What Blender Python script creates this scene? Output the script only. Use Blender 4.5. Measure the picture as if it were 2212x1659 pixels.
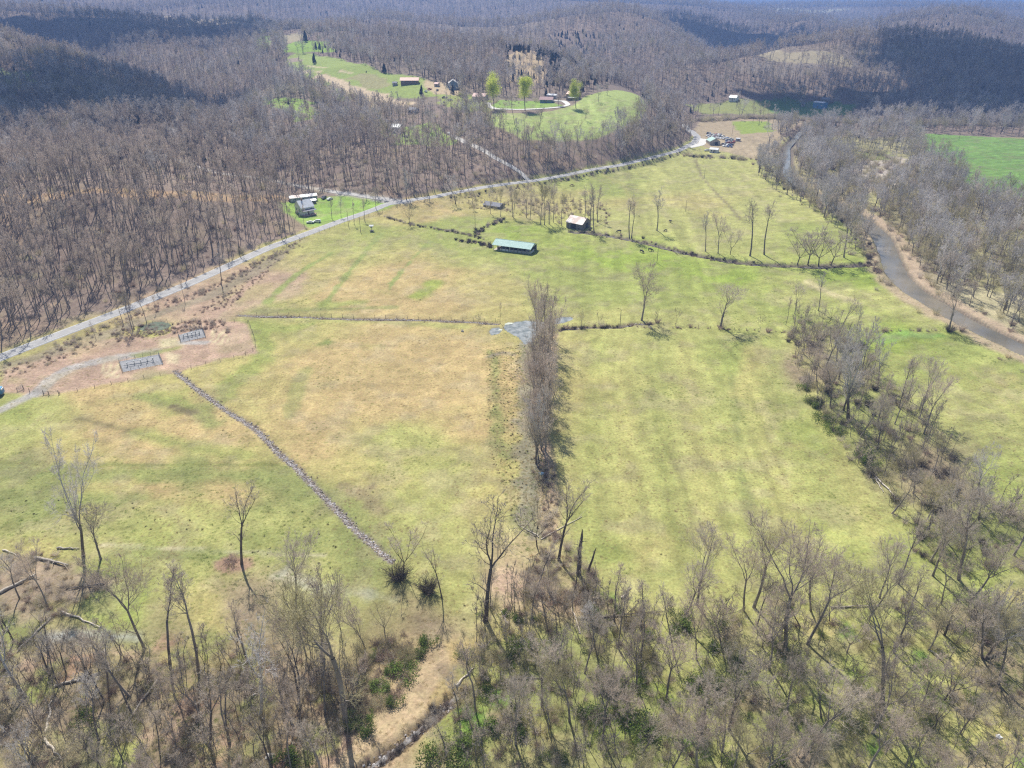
import bpy, bmesh, math, random
import numpy as np
from mathutils import Vector, Matrix

# ------------------------------------------------------------------ camera, sky, sun, exposure
for o in list(bpy.data.objects):
    bpy.data.objects.remove(o)
scene = bpy.context.scene
COL = scene.collection
CAM_H = 120.0
PITCH = math.radians(28.0)
FPX = 1551.0            # focal length in pixels of the 2212-wide view
cam_d = bpy.data.cameras.new('camera')
cam = bpy.data.objects.new('camera', cam_d)
COL.objects.link(cam)
cam.location = (0, 0, CAM_H)
cam.rotation_euler = (math.radians(90) - PITCH, 0, 0)
cam_d.sensor_width = 36.0
cam_d.lens = 36.0 * FPX / 2212.0
cam_d.clip_start = 1.0
cam_d.clip_end = 40000.0
scene.camera = cam

SUN_EL = math.radians(51.0)
SUN_AZ = math.radians(-17.0)     # from +Y towards +X: the sun stands ahead, a little left
sun_dir = Vector((math.sin(SUN_AZ) * math.cos(SUN_EL), math.cos(SUN_AZ) * math.cos(SUN_EL), math.sin(SUN_EL)))
world = bpy.data.worlds.new('World')
scene.world = world
world.use_nodes = True
wn = world.node_tree
wn.nodes.clear()
sky = wn.nodes.new('ShaderNodeTexSky')
sky.sky_type = 'NISHITA'
sky.sun_disc = False
sky.sun_elevation = SUN_EL
sky.sun_rotation = SUN_AZ
sky.altitude = 200
bg = wn.nodes.new('ShaderNodeBackground')
bg.inputs[1].default_value = 0.105
wo = wn.nodes.new('ShaderNodeOutputWorld')
wn.links.new(sky.outputs[0], bg.inputs[0])
wn.links.new(bg.outputs[0], wo.inputs[0])
sun_l = bpy.data.lights.new('sun', 'SUN')
sun_l.energy = 5.0
sun_l.angle = math.radians(0.5)
sun_l.color = (1.0, 0.955, 0.88)
sun = bpy.data.objects.new('sun', sun_l)
COL.objects.link(sun)
sun.rotation_euler = sun_dir.to_track_quat('Z', 'Y').to_euler()
scene.view_settings.view_transform = 'Standard'
scene.view_settings.look = 'None'
scene.view_settings.gamma = 1.0
scene.view_settings.exposure = 0.34
scene.cycles.use_denoising = False
scene.cycles.filter_width = 1.25

# ------------------------------------------------------------------ numeric helpers
rng = np.random.default_rng(7)
R = random.Random(11)

def hash2(ix, iy, seed):
    h = (ix.astype(np.int64) * 374761393 + iy.astype(np.int64) * 668265263 + seed * 982451653) & 0x7fffffff
    h = ((h ^ (h >> 13)) * 1274126177) & 0x7fffffff
    return ((h ^ (h >> 16)) & 0xffff) / 65535.0

def vnoise(x, y, s, seed=0):
    x = np.asarray(x, float) / s; y = np.asarray(y, float) / s
    ix = np.floor(x); iy = np.floor(y)
    fx = x - ix; fy = y - iy
    fx = fx * fx * (3 - 2 * fx); fy = fy * fy * (3 - 2 * fy)
    a = hash2(ix, iy, seed); b = hash2(ix + 1, iy, seed)
    c = hash2(ix, iy + 1, seed); d = hash2(ix + 1, iy + 1, seed)
    return (a * (1 - fx) + b * fx) * (1 - fy) + (c * (1 - fx) + d * fx) * fy

def fbm(x, y, s, seed=0, oct=4, g=0.5):
    t = 0; a = 1; n = 0
    for i in range(oct):
        t = t + a * vnoise(x, y, s / 2 ** i, seed + i * 17); n += a; a *= g
    return t / n

def smooth(a, b, x):
    t = np.clip((x - a) / (b - a), 0, 1)
    return t * t * (3 - 2 * t)

CP, SP = math.cos(PITCH), math.sin(PITCH)
def ray(Dx, Dy):
    a = (Dx - 1106.0) / FPX; b = (829.5 - Dy) / FPX     # right, up in the view
    return a, CP + b * SP, -SP + b * CP               # x, y, z of the direction
def flat(Dx, Dy, z=0.0):
    x, y, zz = ray(Dx, Dy)
    t = (z - CAM_H) / zz
    return x * t, y * t
def atdist(Dx, Dy, d):
    x, y, zz = ray(Dx, Dy)
    t = d / y
    return x * t, d, CAM_H + zz * t

# crops of the photograph -> the common 2212-wide coordinates
def c2(x, y): return 737.3 + x / 3, y / 3
def c3(x, y): return 1474.7 + x / 3, y / 3
def c4(x, y): return x / 3, 553 + y / 3
def c5(x, y): return 737.3 + x / 3, 553 + y / 3
def c6(x, y): return 1474.7 + x / 3, 553 + y / 3
def c7(x, y): return x / 3, 1106 + y / 3
def c8(x, y): return 737.3 + x / 3, 1106 + y / 3
def c9(x, y): return 1474.7 + x / 3, 1106 + y / 3
def z5(x, y): return 532.8 + x * .1823, 43.2 + y * .1823

# ------------------------------------------------------------------ terrain heights
W0 = 150.0
def uv(x, y):
    return x / (y + W0), np.log(y + W0)
ctrl = []        # x, y, z
def cz(z, *pts):
    for Dx, Dy in pts:
        x, y = flat(Dx, Dy, z); ctrl.append((x, y, z))
def cd(*pts):
    for Dx, Dy, d in pts:
        ctrl.append(atdist(Dx, Dy, d))
cz(0, *[(a, b) for b in (1650, 1400, 1150, 950, 800) for a in (0, 300, 600, 900, 1200, 1500, 1800, 2212)])
cz(0, (300, 730), (600, 650), (850, 620), (1100, 600), (1400, 620), (1700, 640), (2000, 640), (2200, 640),
   (700, 530), (900, 480), (1100, 520), (1300, 520), (1500, 520), (1700, 520), (1950, 530), (2200, 520),
   (1250, 430), (1450, 400), (1600, 400), (1750, 400), (1950, 420), (2200, 430), (1450, 350), (1600, 345))
cz(-.3, (1500, 290), (1620, 300), (1700, 320), (1850, 320), (2000, 330), (2200, 330), (1560, 250), (1700, 262), (1850, 265), (2050, 262), (2212, 262))
cz(1.5, (0, 772), (133, 720), (267, 670), (400, 616), (533, 556), (667, 503), (770, 465), (870, 440), (1037, 408), (1137, 393),
   (1237, 377), (1337, 360), (1404, 343), (1475, 323))
for a in (-260, -160):
    for b in (60, 130, 220): ctrl.append((a, b, 0))
for a in (-60, 0, 60): ctrl.append((a, -50, 0)); ctrl.append((a * 1.6, 30, 0))
ctrl += [(260, 80, 0), (300, 160, 0), (-150, -20, 0), (150, -20, 0)]
# low ridge left of the road, then the hollow behind it
cz(4, (0, 650), (200, 610)); cz(10, (0, 565), (200, 545)); cz(18, (0, 485), (200, 478)); cz(26, (0, 420), (200, 424), (-200, 420))
cz(5, (400, 540)); cz(13, (400, 470)); cz(19, (400, 425)); cz(4, (560, 490)); cz(8, (560, 440)); cz(3, (640, 440))
cz(17, (0, 350), (200, 358)); cz(12, (475, 372)); cz(8, (600, 385)); cz(5, (720, 413)); cz(3, (800, 425))
cz(12, (650, 340), (760, 370)); cz(12, (900, 385)); cz(10, (1050, 365)); cz(7, (1120, 372)); cz(14, (990, 300)); cz(17, (850, 300))
cz(18, (700, 300)); cz(18, (560, 300))
# wooded ridges: each crest is met by the view at the tree tops, with a hollow behind it
def crest(pts, drop=38, back=1.13, tree=19):
    for Dx, Dy, d in pts:
        x, y, z = atdist(Dx, Dy, d); ctrl.append((x, y, z - tree)); ctrl.append((x * back, y * back, max(6, z - tree - drop)))
cd((0, 300, 620), (200, 300, 620), (400, 300, 640), (0, 215, 820), (180, 235, 770), (380, 255, 730), (0, 150, 960), (150, 165, 900), (-250, 200, 850), (-250, 300, 620))
crest([(-250, 20, 1230), (-100, 35, 1200), (0, 55, 1150), (167, 92, 1060), (300, 142, 960), (400, 195, 870), (490, 240, 800)], 42)
crest([(-150, -5, 2100), (0, 8, 2050), (200, 18, 1950), (400, 32, 1900), (560, 28, 1950)], 45)
cd((420, 62, 1720), (480, 52, 1800), (330, 95, 1400), (450, 125, 1280), (520, 100, 1400), (540, 170, 1050), (560, 235, 760))
# the farm on the slope and the spur with the houses
cd((950, 185, 850), (885, 178, 870), (800, 160, 930), (700, 140, 1020), (640, 110, 1150), (600, 80, 1300), (680, 70, 1380), (800, 215, 830),
   (700, 215, 830), (600, 220, 790), (900, 215, 800), (870, 270, 690), (950, 255, 700),
   (1030, 210, 790), (1190, 215, 790), (1380, 212, 790), (1060, 268, 650), (1250, 255, 690), (1250, 300, 620), (1390, 240, 730), (1120, 300, 610), (1380, 290, 660))
cz(6, (1440, 300), (1470, 270)); cz(10, (1180, 345), (1350, 325))
cd((1000, 165, 950), (1190, 172, 930), (1350, 192, 880), (1160, 135, 1010), (800, 90, 1250), (900, 115, 1120), (1000, 120, 1080))
crest([(640, 38, 1600), (760, 42, 1500), (900, 58, 1350), (1050, 74, 1230), (1180, 90, 1150), (1290, 118, 1060), (1390, 170, 960), (1450, 205, 900)], 40)
crest([(800, 18, 2200), (960, 28, 2100), (1100, 38, 1980), (1230, 20, 2050), (1370, 14, 2050), (1450, 38, 1820), (1510, 82, 1520), (1560, 112, 1330)], 45)
cd((1230, 75, 1600), (1380, 70, 1650), (1440, 105, 1400), (1330, 105, 1420), (1500, 150, 1130))
crest([(1400, 22, 2700), (1490, 24, 2600), (1570, 48, 2400), (1640, 80, 2000)], 45)
# the dark hill on the right
cz(3, (1530, 228), (1700, 226), (1850, 232), (2000, 238), (2150, 240), (2300, 245))
cd((1600, 170, 1060), (1750, 140, 1150), (1700, 118, 1230), (1850, 160, 1120), (2000, 170, 1090), (2200, 170, 1080), (1900, 115, 1250), (2050, 115, 1260), (1550, 150, 1120))
crest([(1600, 92, 1330), (1700, 72, 1380), (1820, 55, 1430), (1950, 46, 1460), (2080, 58, 1430), (2150, 76, 1390), (2240, 100, 1340), (2380, 120, 1300)], 50)
# further ridges
crest([(1650, 22, 3100), (1760, 30, 2700), (1880, 36, 2400), (2000, 28, 2800)], 45, 1.1)
crest([(2050, 24, 3300), (2150, 38, 2700), (2240, 50, 2400)], 45, 1.1)
cd((1900, 16, 4200), (2150, 17, 4500), (1700, 16, 4600), (1500, 12, 3900), (1300, 8, 3300), (1100, 8, 3300), (900, 8, 3300), (650, 8, 3200), (400, 8, 3200), (150, 5, 3200), (0, 5, 3200))
ctrl += [(s * 2500, 4000, 70) for s in (-1, 1)] + [(s * d, d * 1.6, 74) for s in (-1, -.5, 0, .5, 1) for d in (4200, 5600, 7200)]
ctrl = np.array(ctrl)
cu, cv = uv(ctrl[:, 0], ctrl[:, 1])
cu = cu * 2.2
def tps(r2): return np.where(r2 > 1e-12, r2 * np.log(np.maximum(r2, 1e-12)), 0)
N = len(ctrl)
A = np.zeros((N + 3, N + 3))
A[:N, :N] = tps((cu[:, None] - cu) ** 2 + (cv[:, None] - cv) ** 2) + np.eye(N) * 0.004
A[:N, N] = 1; A[:N, N + 1] = cu; A[:N, N + 2] = cv
A[N:, :N] = A[:N, N:].T
wts = np.linalg.solve(A, np.concatenate([ctrl[:, 2], [0, 0, 0]]))
def height_raw(x, y):
    u, v = uv(x, y); u = u * 2.2
    out = wts[N] + wts[N + 1] * u + wts[N + 2] * v
    for i in range(N):
        out += wts[i] * tps((u - cu[i]) ** 2 + (v - cv[i]) ** 2)
    return out

NU, NV = 900, 1150
UMAX = 1.05
gu = np.linspace(-UMAX, UMAX, NU)
VMIN, VMAX = math.log(80.0), math.log(13500.0)
tv = np.linspace(0, 1, NV)
gv = VMIN + (VMAX - VMIN) * (0.90 * tv + 0.10 * tv * tv)     # a little denser near by
GU, GV = np.meshgrid(gu, gv)
GY = np.exp(GV) - W0
GX = GU * (GY + W0)
# coarse solve, then bilinear refinement
cs = 4
cU, cV = np.meshgrid(np.linspace(-UMAX, UMAX, NU // cs), gv[::cs] if (NV - 1) % cs == 0 else np.append(gv[::cs], gv[-1]))
cY = np.exp(cV) - W0; cX = cU * (cY + W0)
cH = height_raw(cX, cY)
def interp2(H, us, vs, u, v):
    iu = np.clip((u - us[0]) / (us[-1] - us[0]) * (len(us) - 1), 0, len(us) - 1.001)
    iv = np.interp(v, vs, np.arange(len(vs))); iv = np.clip(iv, 0, len(vs) - 1.001)
    a = iu.astype(int); b = iv.astype(int); fu = iu - a; fv = iv - b
    return (H[b, a] * (1 - fu) + H[b, a + 1] * fu) * (1 - fv) + (H[b + 1, a] * (1 - fu) + H[b + 1, a + 1] * fu) * fv
HB = interp2(cH, cU[0], cV[:, 0], GU, GV)
# valley floor stays flat; hills get gullies
valley = 1 - smooth(2.5, 9.0, HB)
HB = np.where(HB < 2.5, HB * 0.35 + 0.35 * np.clip(HB, 0, 2.5), HB) + 0.0
hill = 1 - valley
far_ = smooth(1500, 3200, GY)
farmz = 1 - smooth(0, 60, np.maximum(np.maximum(-260 - GX, GX - 190), np.maximum(540 - GY, GY - 930)))
G0 = HB + hill * (1 - .75 * farmz) * ((fbm(GX, GY, 190, 3, 4) - .5) * (14 + 16 * smooth(650, 1500, GY)) - 8 * smooth(900, 1500, GY) * (1 - np.abs(fbm(GX, GY, 420, 5, 3) * 2 - 1) * 4).clip(0, 1))
rdg = 1 - np.abs(fbm(GX, GY, 1500, 8, 4) * 2 - 1) * 2.6
G0 += far_ * ((fbm(GX, GY, 1100, 8, 4) - .5) * 60 + (rdg - .45) * 34) * (1 - 0.35 * smooth(5000, 9000, GY))
G0 += (fbm(GX, GY, 22, 21, 3) - .5) * 0.35
cap = 95 + 34 * (1 - smooth(.02, .34, GX / (GY + W0))) + 12 * (fbm(GX, GY, 900, 61, 3) - .5) * 2
G0 = np.where(GY > 2000, cap - np.log1p(np.exp(np.clip((cap - G0) / 6, -30, 30))) * 6, G0)
HG = G0
def ground(x, y):
    x = np.asarray(x, float); y = np.asarray(y, float)
    u, v = uv(x, np.maximum(y, -69))
    return interp2(HG, gu, gv, u, v)
ts = np.exp(np.linspace(math.log(60), math.log(9000), 1500))
def hit(Dx, Dy):
    a, b, c = ray(Dx, Dy)
    t = ts / b
    x = a * t; y = b * t; z = CAM_H + c * t
    below = z <= ground(x, y)
    if not below.any():
        return x[-1], y[-1], float(ground(x[-1], y[-1]))
    i = int(np.argmax(below)); lo, hi = ts[max(i - 1, 0)] / b, ts[i] / b
    for _ in range(14):
        m = (lo + hi) / 2
        if CAM_H + c * m <= float(ground(a * m, b * m)): hi = m
        else: lo = m
    x, y = a * hi, b * hi
    return x, y, float(ground(x, y))
def line(*pts): return np.array([hit(*p)[:2] for p in pts])
def top_h(x, y, z, Dy):
    _, b, c = ray(1106, Dy)
    # height reached at that horizontal depth by the view line through Dy
    return CAM_H + c * (y / b) - z

# ------------------------------------------------------------------ painting the ground: real surface colours by place
PAL = dict(T=(.41, .31, .145), t=(.37, .325, .125), Y=(.325, .325, .112), G=(.26, .29, .082), B=(.235, .30, .055), O=(.215, .235, .08),
           P=(.39, .275, .195), L=(.245, .19, .125), F=(.19, .145, .115), R=(.27, .17, .115), S=(.42, .37, .31))
dots = '''820 500 G,760 530 Y,900 560 t,700 560 t,640 600 t,820 600 T,720 620 T,950 600 T,1000 640 T,900 650 T,780 660 T,560 660 Y,620 640 t,1050 560 Y,1000 520 G,1100 610 t,1060 665 t,1150 620 Y,1200 600 G
1310 1250 Y,1400 1450 Y,1550 1430 Y,1700 1450 Y,1850 1430 Y,2050 1430 Y,1500 1560 Y,1950 1560 Y,1250 540 B,1350 560 B,1450 580 B,1600 600 B,1300 620 G,1450 640 G,1500 680 Y,1750 630 Y,1850 600 B,1900 640 Y,1980 680 Y,1700 660 G,1200 660 Y,1000 490 G,1110 500 B,1100 540 G
1300 400 G,1450 380 Y,1550 400 Y,1500 440 t,1600 480 Y,1700 450 Y,1750 500 G,1550 520 Y,1400 470 Y,1450 350 Y,1330 500 Y,1250 440 t,1180 440 t,1100 430 t
870 470 t,960 465 T,1040 480 G,990 490 G,900 455 T,1000 450 t,500 650 P,430 650 P,560 600 P
560 720 G,620 740 t,700 780 T,800 740 T,900 760 T,1000 740 T,1050 800 T,750 850 T,650 900 T,850 850 T,950 850 T,1020 920 T,850 930 Y,900 1000 Y,960 1050 Y,1030 1030 t,760 1000 t,800 1060 t,700 960 T,850 1100 Y,950 1150 Y,1000 1250 Y,1080 1100 t,1080 950 t,560 830 t,600 860 T,500 790 t
200 860 T,350 830 t,480 880 t,100 900 Y,30 900 G,250 920 T,400 930 T,150 980 t,300 980 T,500 960 T,50 960 Y,560 1000 t,100 1030 O,400 1020 O,600 1030 O,300 1060 T,450 1060 T,200 1060 t,60 1080 O,500 1100 O,650 1090 O,300 1120 Y,100 1140 Y,700 1160 O,400 1170 Y,600 1200 O,300 1250 G,260 1300 G,450 1250 Y,750 1220 O,700 1280 Y,800 1250 O
100 1280 t,60 1200 t,100 1400 L,300 1430 L,200 1550 L,400 1500 L,600 1450 L,500 1600 L,700 1550 L,300 1620 L,50 1620 L,450 1350 t,550 1350 L,20 1350 O
880 1480 T,950 1420 T,820 1560 P,900 1530 T,780 1620 P,1050 1350 t,1000 1300 Y,900 1380 L,1160 1230 P
1100 1500 O,1200 1400 O,1300 1500 O,1400 1380 Y,1500 1400 Y,1600 1500 O,1800 1350 Y,1900 1450 L,2000 1350 Y,2100 1300 G,2100 1500 Y,2200 1600 t,1700 1600 L,1400 1600 O,2190 1450 L,1250 1300 P,1000 1600 O
1300 760 Y,1250 850 t,1280 950 Y,1400 800 Y,1450 900 Y,1400 1000 Y,1350 1100 Y,1500 780 Y,1580 760 G,1650 800 Y,1620 900 Y,1550 1000 Y,1700 950 G,1750 1020 Y,1650 1100 Y,1800 1100 Y,1850 1150 Y,1500 1150 Y,1400 1220 Y,1700 1180 Y,1300 1180 G,1900 1200 G,1600 1240 Y
1950 730 B,2050 750 G,2150 790 Y,1980 800 G,2100 850 Y,2200 850 Y,2050 900 Y,2200 950 Y,2150 1020 G,2212 780 G,2400 900 Y,-200 900 Y,-200 1300 L,2400 1400 L,600 1850 L,1600 1850 O,1780 790 L,1870 900 O,1980 1010 L,2090 1150 O'''
dl = [q.split() for l in dots.split('\n') for q in l.split(',')]
dp = np.array([flat(float(a), float(b)) for a, b, _ in dl])
dc = np.array([PAL[c] for _, _, c in dl])
du, dv = uv(dp[:, 0], dp[:, 1])

def near_mask(ymax=760): return np.nonzero(gv < math.log(ymax + W0))[0][-1] + 1
rn = near_mask()
colr = np.zeros((NV, NU, 3))
wob = (fbm(GX[:rn], GY[:rn], 26, 31, 4) - .5); wob2 = (fbm(GX[:rn], GY[:rn], 26, 37, 4) - .5)
uu = GU[:rn] + wob * .09; vv = GV[:rn] + wob2 * .09
num = np.zeros((rn, NU, 3)); den = np.zeros((rn, NU))
for i in range(len(dl)):
    w = 1 / (((uu - du[i]) * 1.0) ** 2 + (vv - dv[i]) ** 2 + 2e-4) ** 1.7
    den += w; num += w[..., None] * dc[i]
colr[:rn] = num / den[..., None]
colr[rn:] = PAL['F']

def bbox(pts, pad):
    x0, y0 = pts.min(0) - pad; x1, y1 = pts.max(0) + pad
    r = np.nonzero((gv > math.log(max(y0, -69) + W0)) & (gv < math.log(y1 + W0)))[0]
    if len(r) == 0: return None
    ya = min(y0, y1); us = [x / (y + W0) for x in (x0, x1) for y in (max(y0, -60), y1)]
    c = np.nonzero((gu > min(us)) & (gu < max(us)))[0]
    if len(c) == 0: return None
    return slice(r[0], r[-1] + 1), slice(c[0], c[-1] + 1)
def seg_dist(px, py, pts):
    best = np.full(px.shape, 1e9)
    for (ax, ay), (bx, by) in zip(pts[:-1], pts[1:]):
        dx, dy = bx - ax, by - ay; L = dx * dx + dy * dy + 1e-9
        t = np.clip(((px - ax) * dx + (py - ay) * dy) / L, 0, 1)
        best = np.minimum(best, np.hypot(px - ax - t * dx, py - ay - t * dy))
    return best
def inside(px, py, pts):
    c = np.zeros(px.shape, bool); n = len(pts); j = n - 1
    for i in range(n):
        xi, yi = pts[i]; xj, yj = pts[j]
        if yi != yj:
            c ^= ((yi > py) != (yj > py)) & (px < (xj - xi) * (py - yi) / (yj - yi) + xi)
        j = i
    return c
def sdf(px, py, pts):
    d = seg_dist(px, py, np.vstack([pts, pts[:1]]))
    return np.where(inside(px, py, pts), d, -d)
def paint(pts, col, soft=1.5, rough=3.0, k=1.0, sc=8, seed=5, poly=True, width=1.0):
    """lay a real surface colour into a region (polygon) or along a line"""
    pts = np.array(pts, float); b = bbox(pts, width + rough + soft + 2)
    if b is None: return
    x, y = GX[b], GY[b]
    n = (fbm(x, y, sc, seed, 3) - .5) * 2 * rough
    d = (sdf(x, y, pts) if poly else width - seg_dist(x, y, pts)) + n
    m = smooth(-soft, soft, d)[..., None] * k
    c = PAL[col] if isinstance(col, str) else col
    colr[b] = colr[b] * (1 - m) + np.array(c) * m
def ppoly(pts, col, **kw): paint(line(*pts), col, **kw)
def pline(pts, col, width, **kw): paint(line(*pts), col, poly=False, width=width, **kw)
def resample(pts, step):
    pts = np.array(pts, float); s = np.r_[0, np.cumsum(np.hypot(*np.diff(pts, axis=0).T))]
    n = max(2, int(s[-1] / step)); t = np.linspace(0, s[-1], n)
    q = np.stack([np.interp(t, s, pts[:, 0]), np.interp(t, s, pts[:, 1])], 1)
    for _ in range(3):
        q[1:-1] = q[1:-1] * .5 + (q[:-2] + q[2:]) * .25
    return q

# far country: forest floor with brown, pale and leafy variation
far = slice(rn, NV)
fx, fy = GX[far], GY[far]
a = fbm(fx, fy, 120, 41, 4)[..., None]; b2 = smooth(.52, .7, fbm(fx, fy, 300, 44, 3))[..., None]
colr[far] = np.array([.17, .135, .11]) * (1 - a) + np.array([.235, .175, .13]) * a
colr[far] = colr[far] * (1 - .25 * b2) + np.array([.26, .23, .16]) * .25 * b2
# everything beyond the road on the left, up to the far country, is woodland floor
road_c = line((-90, 808), (0, 772), (133, 720), (267, 670), (400, 616), (533, 556), (567, 540), (667, 503), (737, 477), (837, 443), (937, 423), (1037, 408),
              (1137, 393), (1237, 377), (1337, 360), (1404, 343), (1460, 328), (1500, 308), (1507, 296), (1493, 284), (1482, 277), (1480, 268))
rd = resample(road_c, 6)
poly = np.vstack([rd, [[230, 1500], [-1500, 1500], [-1500, 150]]])
x, y = GX[:rn], GY[:rn]
m = smooth(-1.0, 2.0, sdf(x, y, poly) - 5.5 + (vnoise(x, y, 5, 9) - .5) * 3)[..., None]
n1 = fbm(x, y, 30, 51, 4)[..., None]
ff = np.array([.18, .135, .11]) * (1 - n1) + np.array([.26, .20, .155]) * n1
orange = smooth(.55, .75, fbm(x, y, 45, 53, 3))[..., None]
ff = ff * (1 - .35 * orange) + np.array([.33, .23, .14]) * .3 * orange
colr[:rn] = colr[:rn] * (1 - m) + ff * m
# beyond the river: bottom land woods
river = line((1800, 250), (1765, 262), (1730, 285), (1700, 318), (1700, 350), (1702, 378), (1745, 412), (1812, 441), (1865, 475), (1905, 507), (1922, 548), (1938, 592), (1975, 628),
             (2041, 665), (2108, 704), (2212, 752), (2330, 800), (2480, 860))
rv = resample(river, 5)
poly = np.vstack([rv, [[420, 190], [1200, 190], [1200, 1500], [300, 1500]]])
m = smooth(-1.0, 2.0, sdf(x, y, poly) - 2)[..., None]
n2 = fbm(x, y, 40, 55, 4)[..., None]
fr = np.array([.25, .21, .13]) * (1 - n2) + np.array([.30, .285, .12]) * n2
colr[:rn] = colr[:rn] * (1 - m) + fr * m
# near valley between the road bend and the river, far side
ppoly([(1500, 312), (1640, 345), (1690, 330), (1690, 290), (1740, 262), (1700, 250), (1520, 252), (1500, 280)], (.34, .27, .17), rough=4)
ppoly([(1580, 262), (1660, 262), (1670, 285), (1600, 290)], 'B', rough=5)
ppoly([(1475, 224), (1640, 216), (1730, 240), (1640, 248), (1520, 246)], 'G', rough=8, k=.8)
ppoly([(1640, 215), (1700, 212), (1850, 225), (1830, 250), (1700, 252)], (.13, .22, .06), rough=8)
ppoly([(1975, 300), (1990, 288), (2212, 300), (2600, 315), (2600, 440), (2212, 425), (2120, 418), (2085, 395), (2060, 355), (2000, 325)], (.155, .265, .06), rough=4)
ppoly([(1860, 350), (1900, 325), (1960, 345), (1950, 400), (1870, 420), (1840, 380)], 'S', rough=10, sc=14)
ppoly([(1850, 330), (1920, 328), (1930, 345), (1860, 350)], 'G', rough=8)
ppoly([(1870, 410), (1920, 420), (1920, 450), (1880, 450)], (.36, .34, .15), rough=8)
for q, c in (([(2040, 600), (2212, 640), (2212, 735), (2120, 690), (2020, 635)], (.38, .34, .2)), ([(1985, 560), (2020, 590), (2060, 640), (2010, 625), (1960, 590)], (.36, .31, .2))):
    ppoly(q, c, rough=5)
# white house lawn and paddock edges
ppoly([(600, 436), (690, 428), (740, 423), (800, 431), (866, 441), (800, 460), (735, 474), (690, 488), (664, 492), (640, 476), (606, 450)], (.25, .37, .075), soft=2, rough=2)
ppoly([(640, 476), (664, 492), (640, 500), (600, 505), (590, 480)], 'L', rough=3)
pline([(740, 418), (800, 425), (880, 436)], (.36, .33, .28), 4.0, rough=1)
# spur field, lawn and the farm on the slope
ppoly([(1050, 246), (1150, 247), (1240, 226), (1260, 208), (1376, 205), (1400, 232), (1370, 262), (1320, 285), (1250, 302), (1130, 300), (1060, 275)], (.30, .36, .115), rough=5, sc=20)
ppoly([(1060, 228), (1080, 216), (1180, 218), (1215, 228), (1150, 236), (1080, 238)], (.22, .33, .07), rough=2)
ppoly([(950, 206), (1000, 200), (1060, 215), (1060, 240), (1000, 240), (950, 225)], 'G', rough=8)
up = lambda pts: [z5(*p) for p in pts]
ppoly(up([(470, 520), (480, 430), (600, 390), (760, 395), (1100, 460), (1480, 540), (1620, 620), (1850, 640), (2100, 690), (2300, 760), (2350, 900), (1800, 930), (1550, 980), (1400, 1000), (1100, 960), (900, 760), (700, 680), (560, 600)]), (.26, .32, .085), rough=8, sc=25)
ppoly(up([(1350, 650), (1700, 680), (1650, 800), (1400, 830), (1150, 700)]), (.31, .27, .14), rough=14, sc=30, k=.8)
for q in ([(860, 670), (1050, 720), (1150, 790), (1350, 850), (1550, 930), (1900, 1000)], [(1050, 780), (1200, 800), (1400, 870), (1600, 900)]):
    pline(up(q), (.52, .41, .27), 8, rough=5, sc=12)
ppoly(up([(1100, 830), (1400, 900), (1560, 960), (1500, 1040), (1350, 1010)]), (.44, .36, .2), rough=9)
for q in ([(640, 600), (760, 600), (740, 640), (640, 640)], [(1090, 590), (1250, 620), (1230, 640), (1100, 610)], [(780, 600), (880, 610), (860, 630)], [(700, 535), (960, 560), (950, 570), (700, 550)]):
    ppoly(up(q), (.50, .42, .25), rough=4, sc=10)
ppoly(up([(520, 430), (620, 450), (640, 490), (500, 500)]), (.30, .24, .18), rough=6)
ppoly(up([(2100, 700), (2300, 740), (2500, 830), (2500, 900), (2250, 880), (2100, 800)]), (.46, .36, .22), rough=8, sc=15)
ppoly(up([(130, 340), (120, 230), (180, 170), (270, 190), (310, 290), (300, 360), (200, 350)]), (.25, .33, .08), rough=15, sc=30)
ppoly(up([(360, 250), (380, 190), (640, 140), (700, 180), (620, 260), (480, 280)]), (.33, .28, .17), rough=14, sc=30)
ppoly(up([(450, 300), (760, 245), (1000, 260), (1010, 380), (640, 385), (480, 380)]), (.23, .34, .06), rough=10, sc=30)
ppoly(up([(740, 140), (750, 80), (900, 85), (1000, 110), (1280, 100), (1280, 140), (900, 140)]), (.24, .34, .07), rough=14, sc=30)
ppoly([(560, 212), (610, 210), (680, 225), (690, 255), (640, 262), (570, 230)], (.23, .32, .07), rough=12, sc=25)
ppoly([(350, 33), (430, 40), (520, 45), (540, 56), (450, 58), (360, 48)], (.45, .36, .22), rough=20, sc=50)
ppoly([(0, 150), (90, 160), (80, 185), (0, 180)], (.27, .31, .12), rough=20, sc=40)
ppoly([(1090, 115), (1150, 110), (1180, 150), (1170, 178), (1100, 176)], (.42, .32, .19), rough=16, sc=30)
ppoly([(1600, 122), (1700, 112), (1800, 114), (1835, 130), (1830, 140), (1760, 138), (1650, 133)], (.34, .29, .18), rough=22, sc=45, k=.85)
ppoly([(1560, 140), (1650, 133), (1770, 140), (1770, 160), (1600, 160)], (.22, .18, .14), rough=16, sc=35)
ppoly([(1670, 18), (1830, 20), (1830, 27), (1670, 25)], (.4, .38, .26), rough=60, sc=150)
pline([(0, 432), (120, 424), (300, 420), (430, 423), (600, 428)], (.42, .28, .15), 6, rough=6, sc=20, k=.75)
pline([(880, 437), (804, 427), (740, 418), (683, 408), (620, 396), (550, 383), (467, 373), (400, 352), (360, 335)], (.38, .35, .31), 2.6, rough=.6)
ppoly([(820, 285), (930, 262), (1000, 300), (960, 318), (860, 312)], (.25, .33, .08), rough=8, sc=20)

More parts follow.
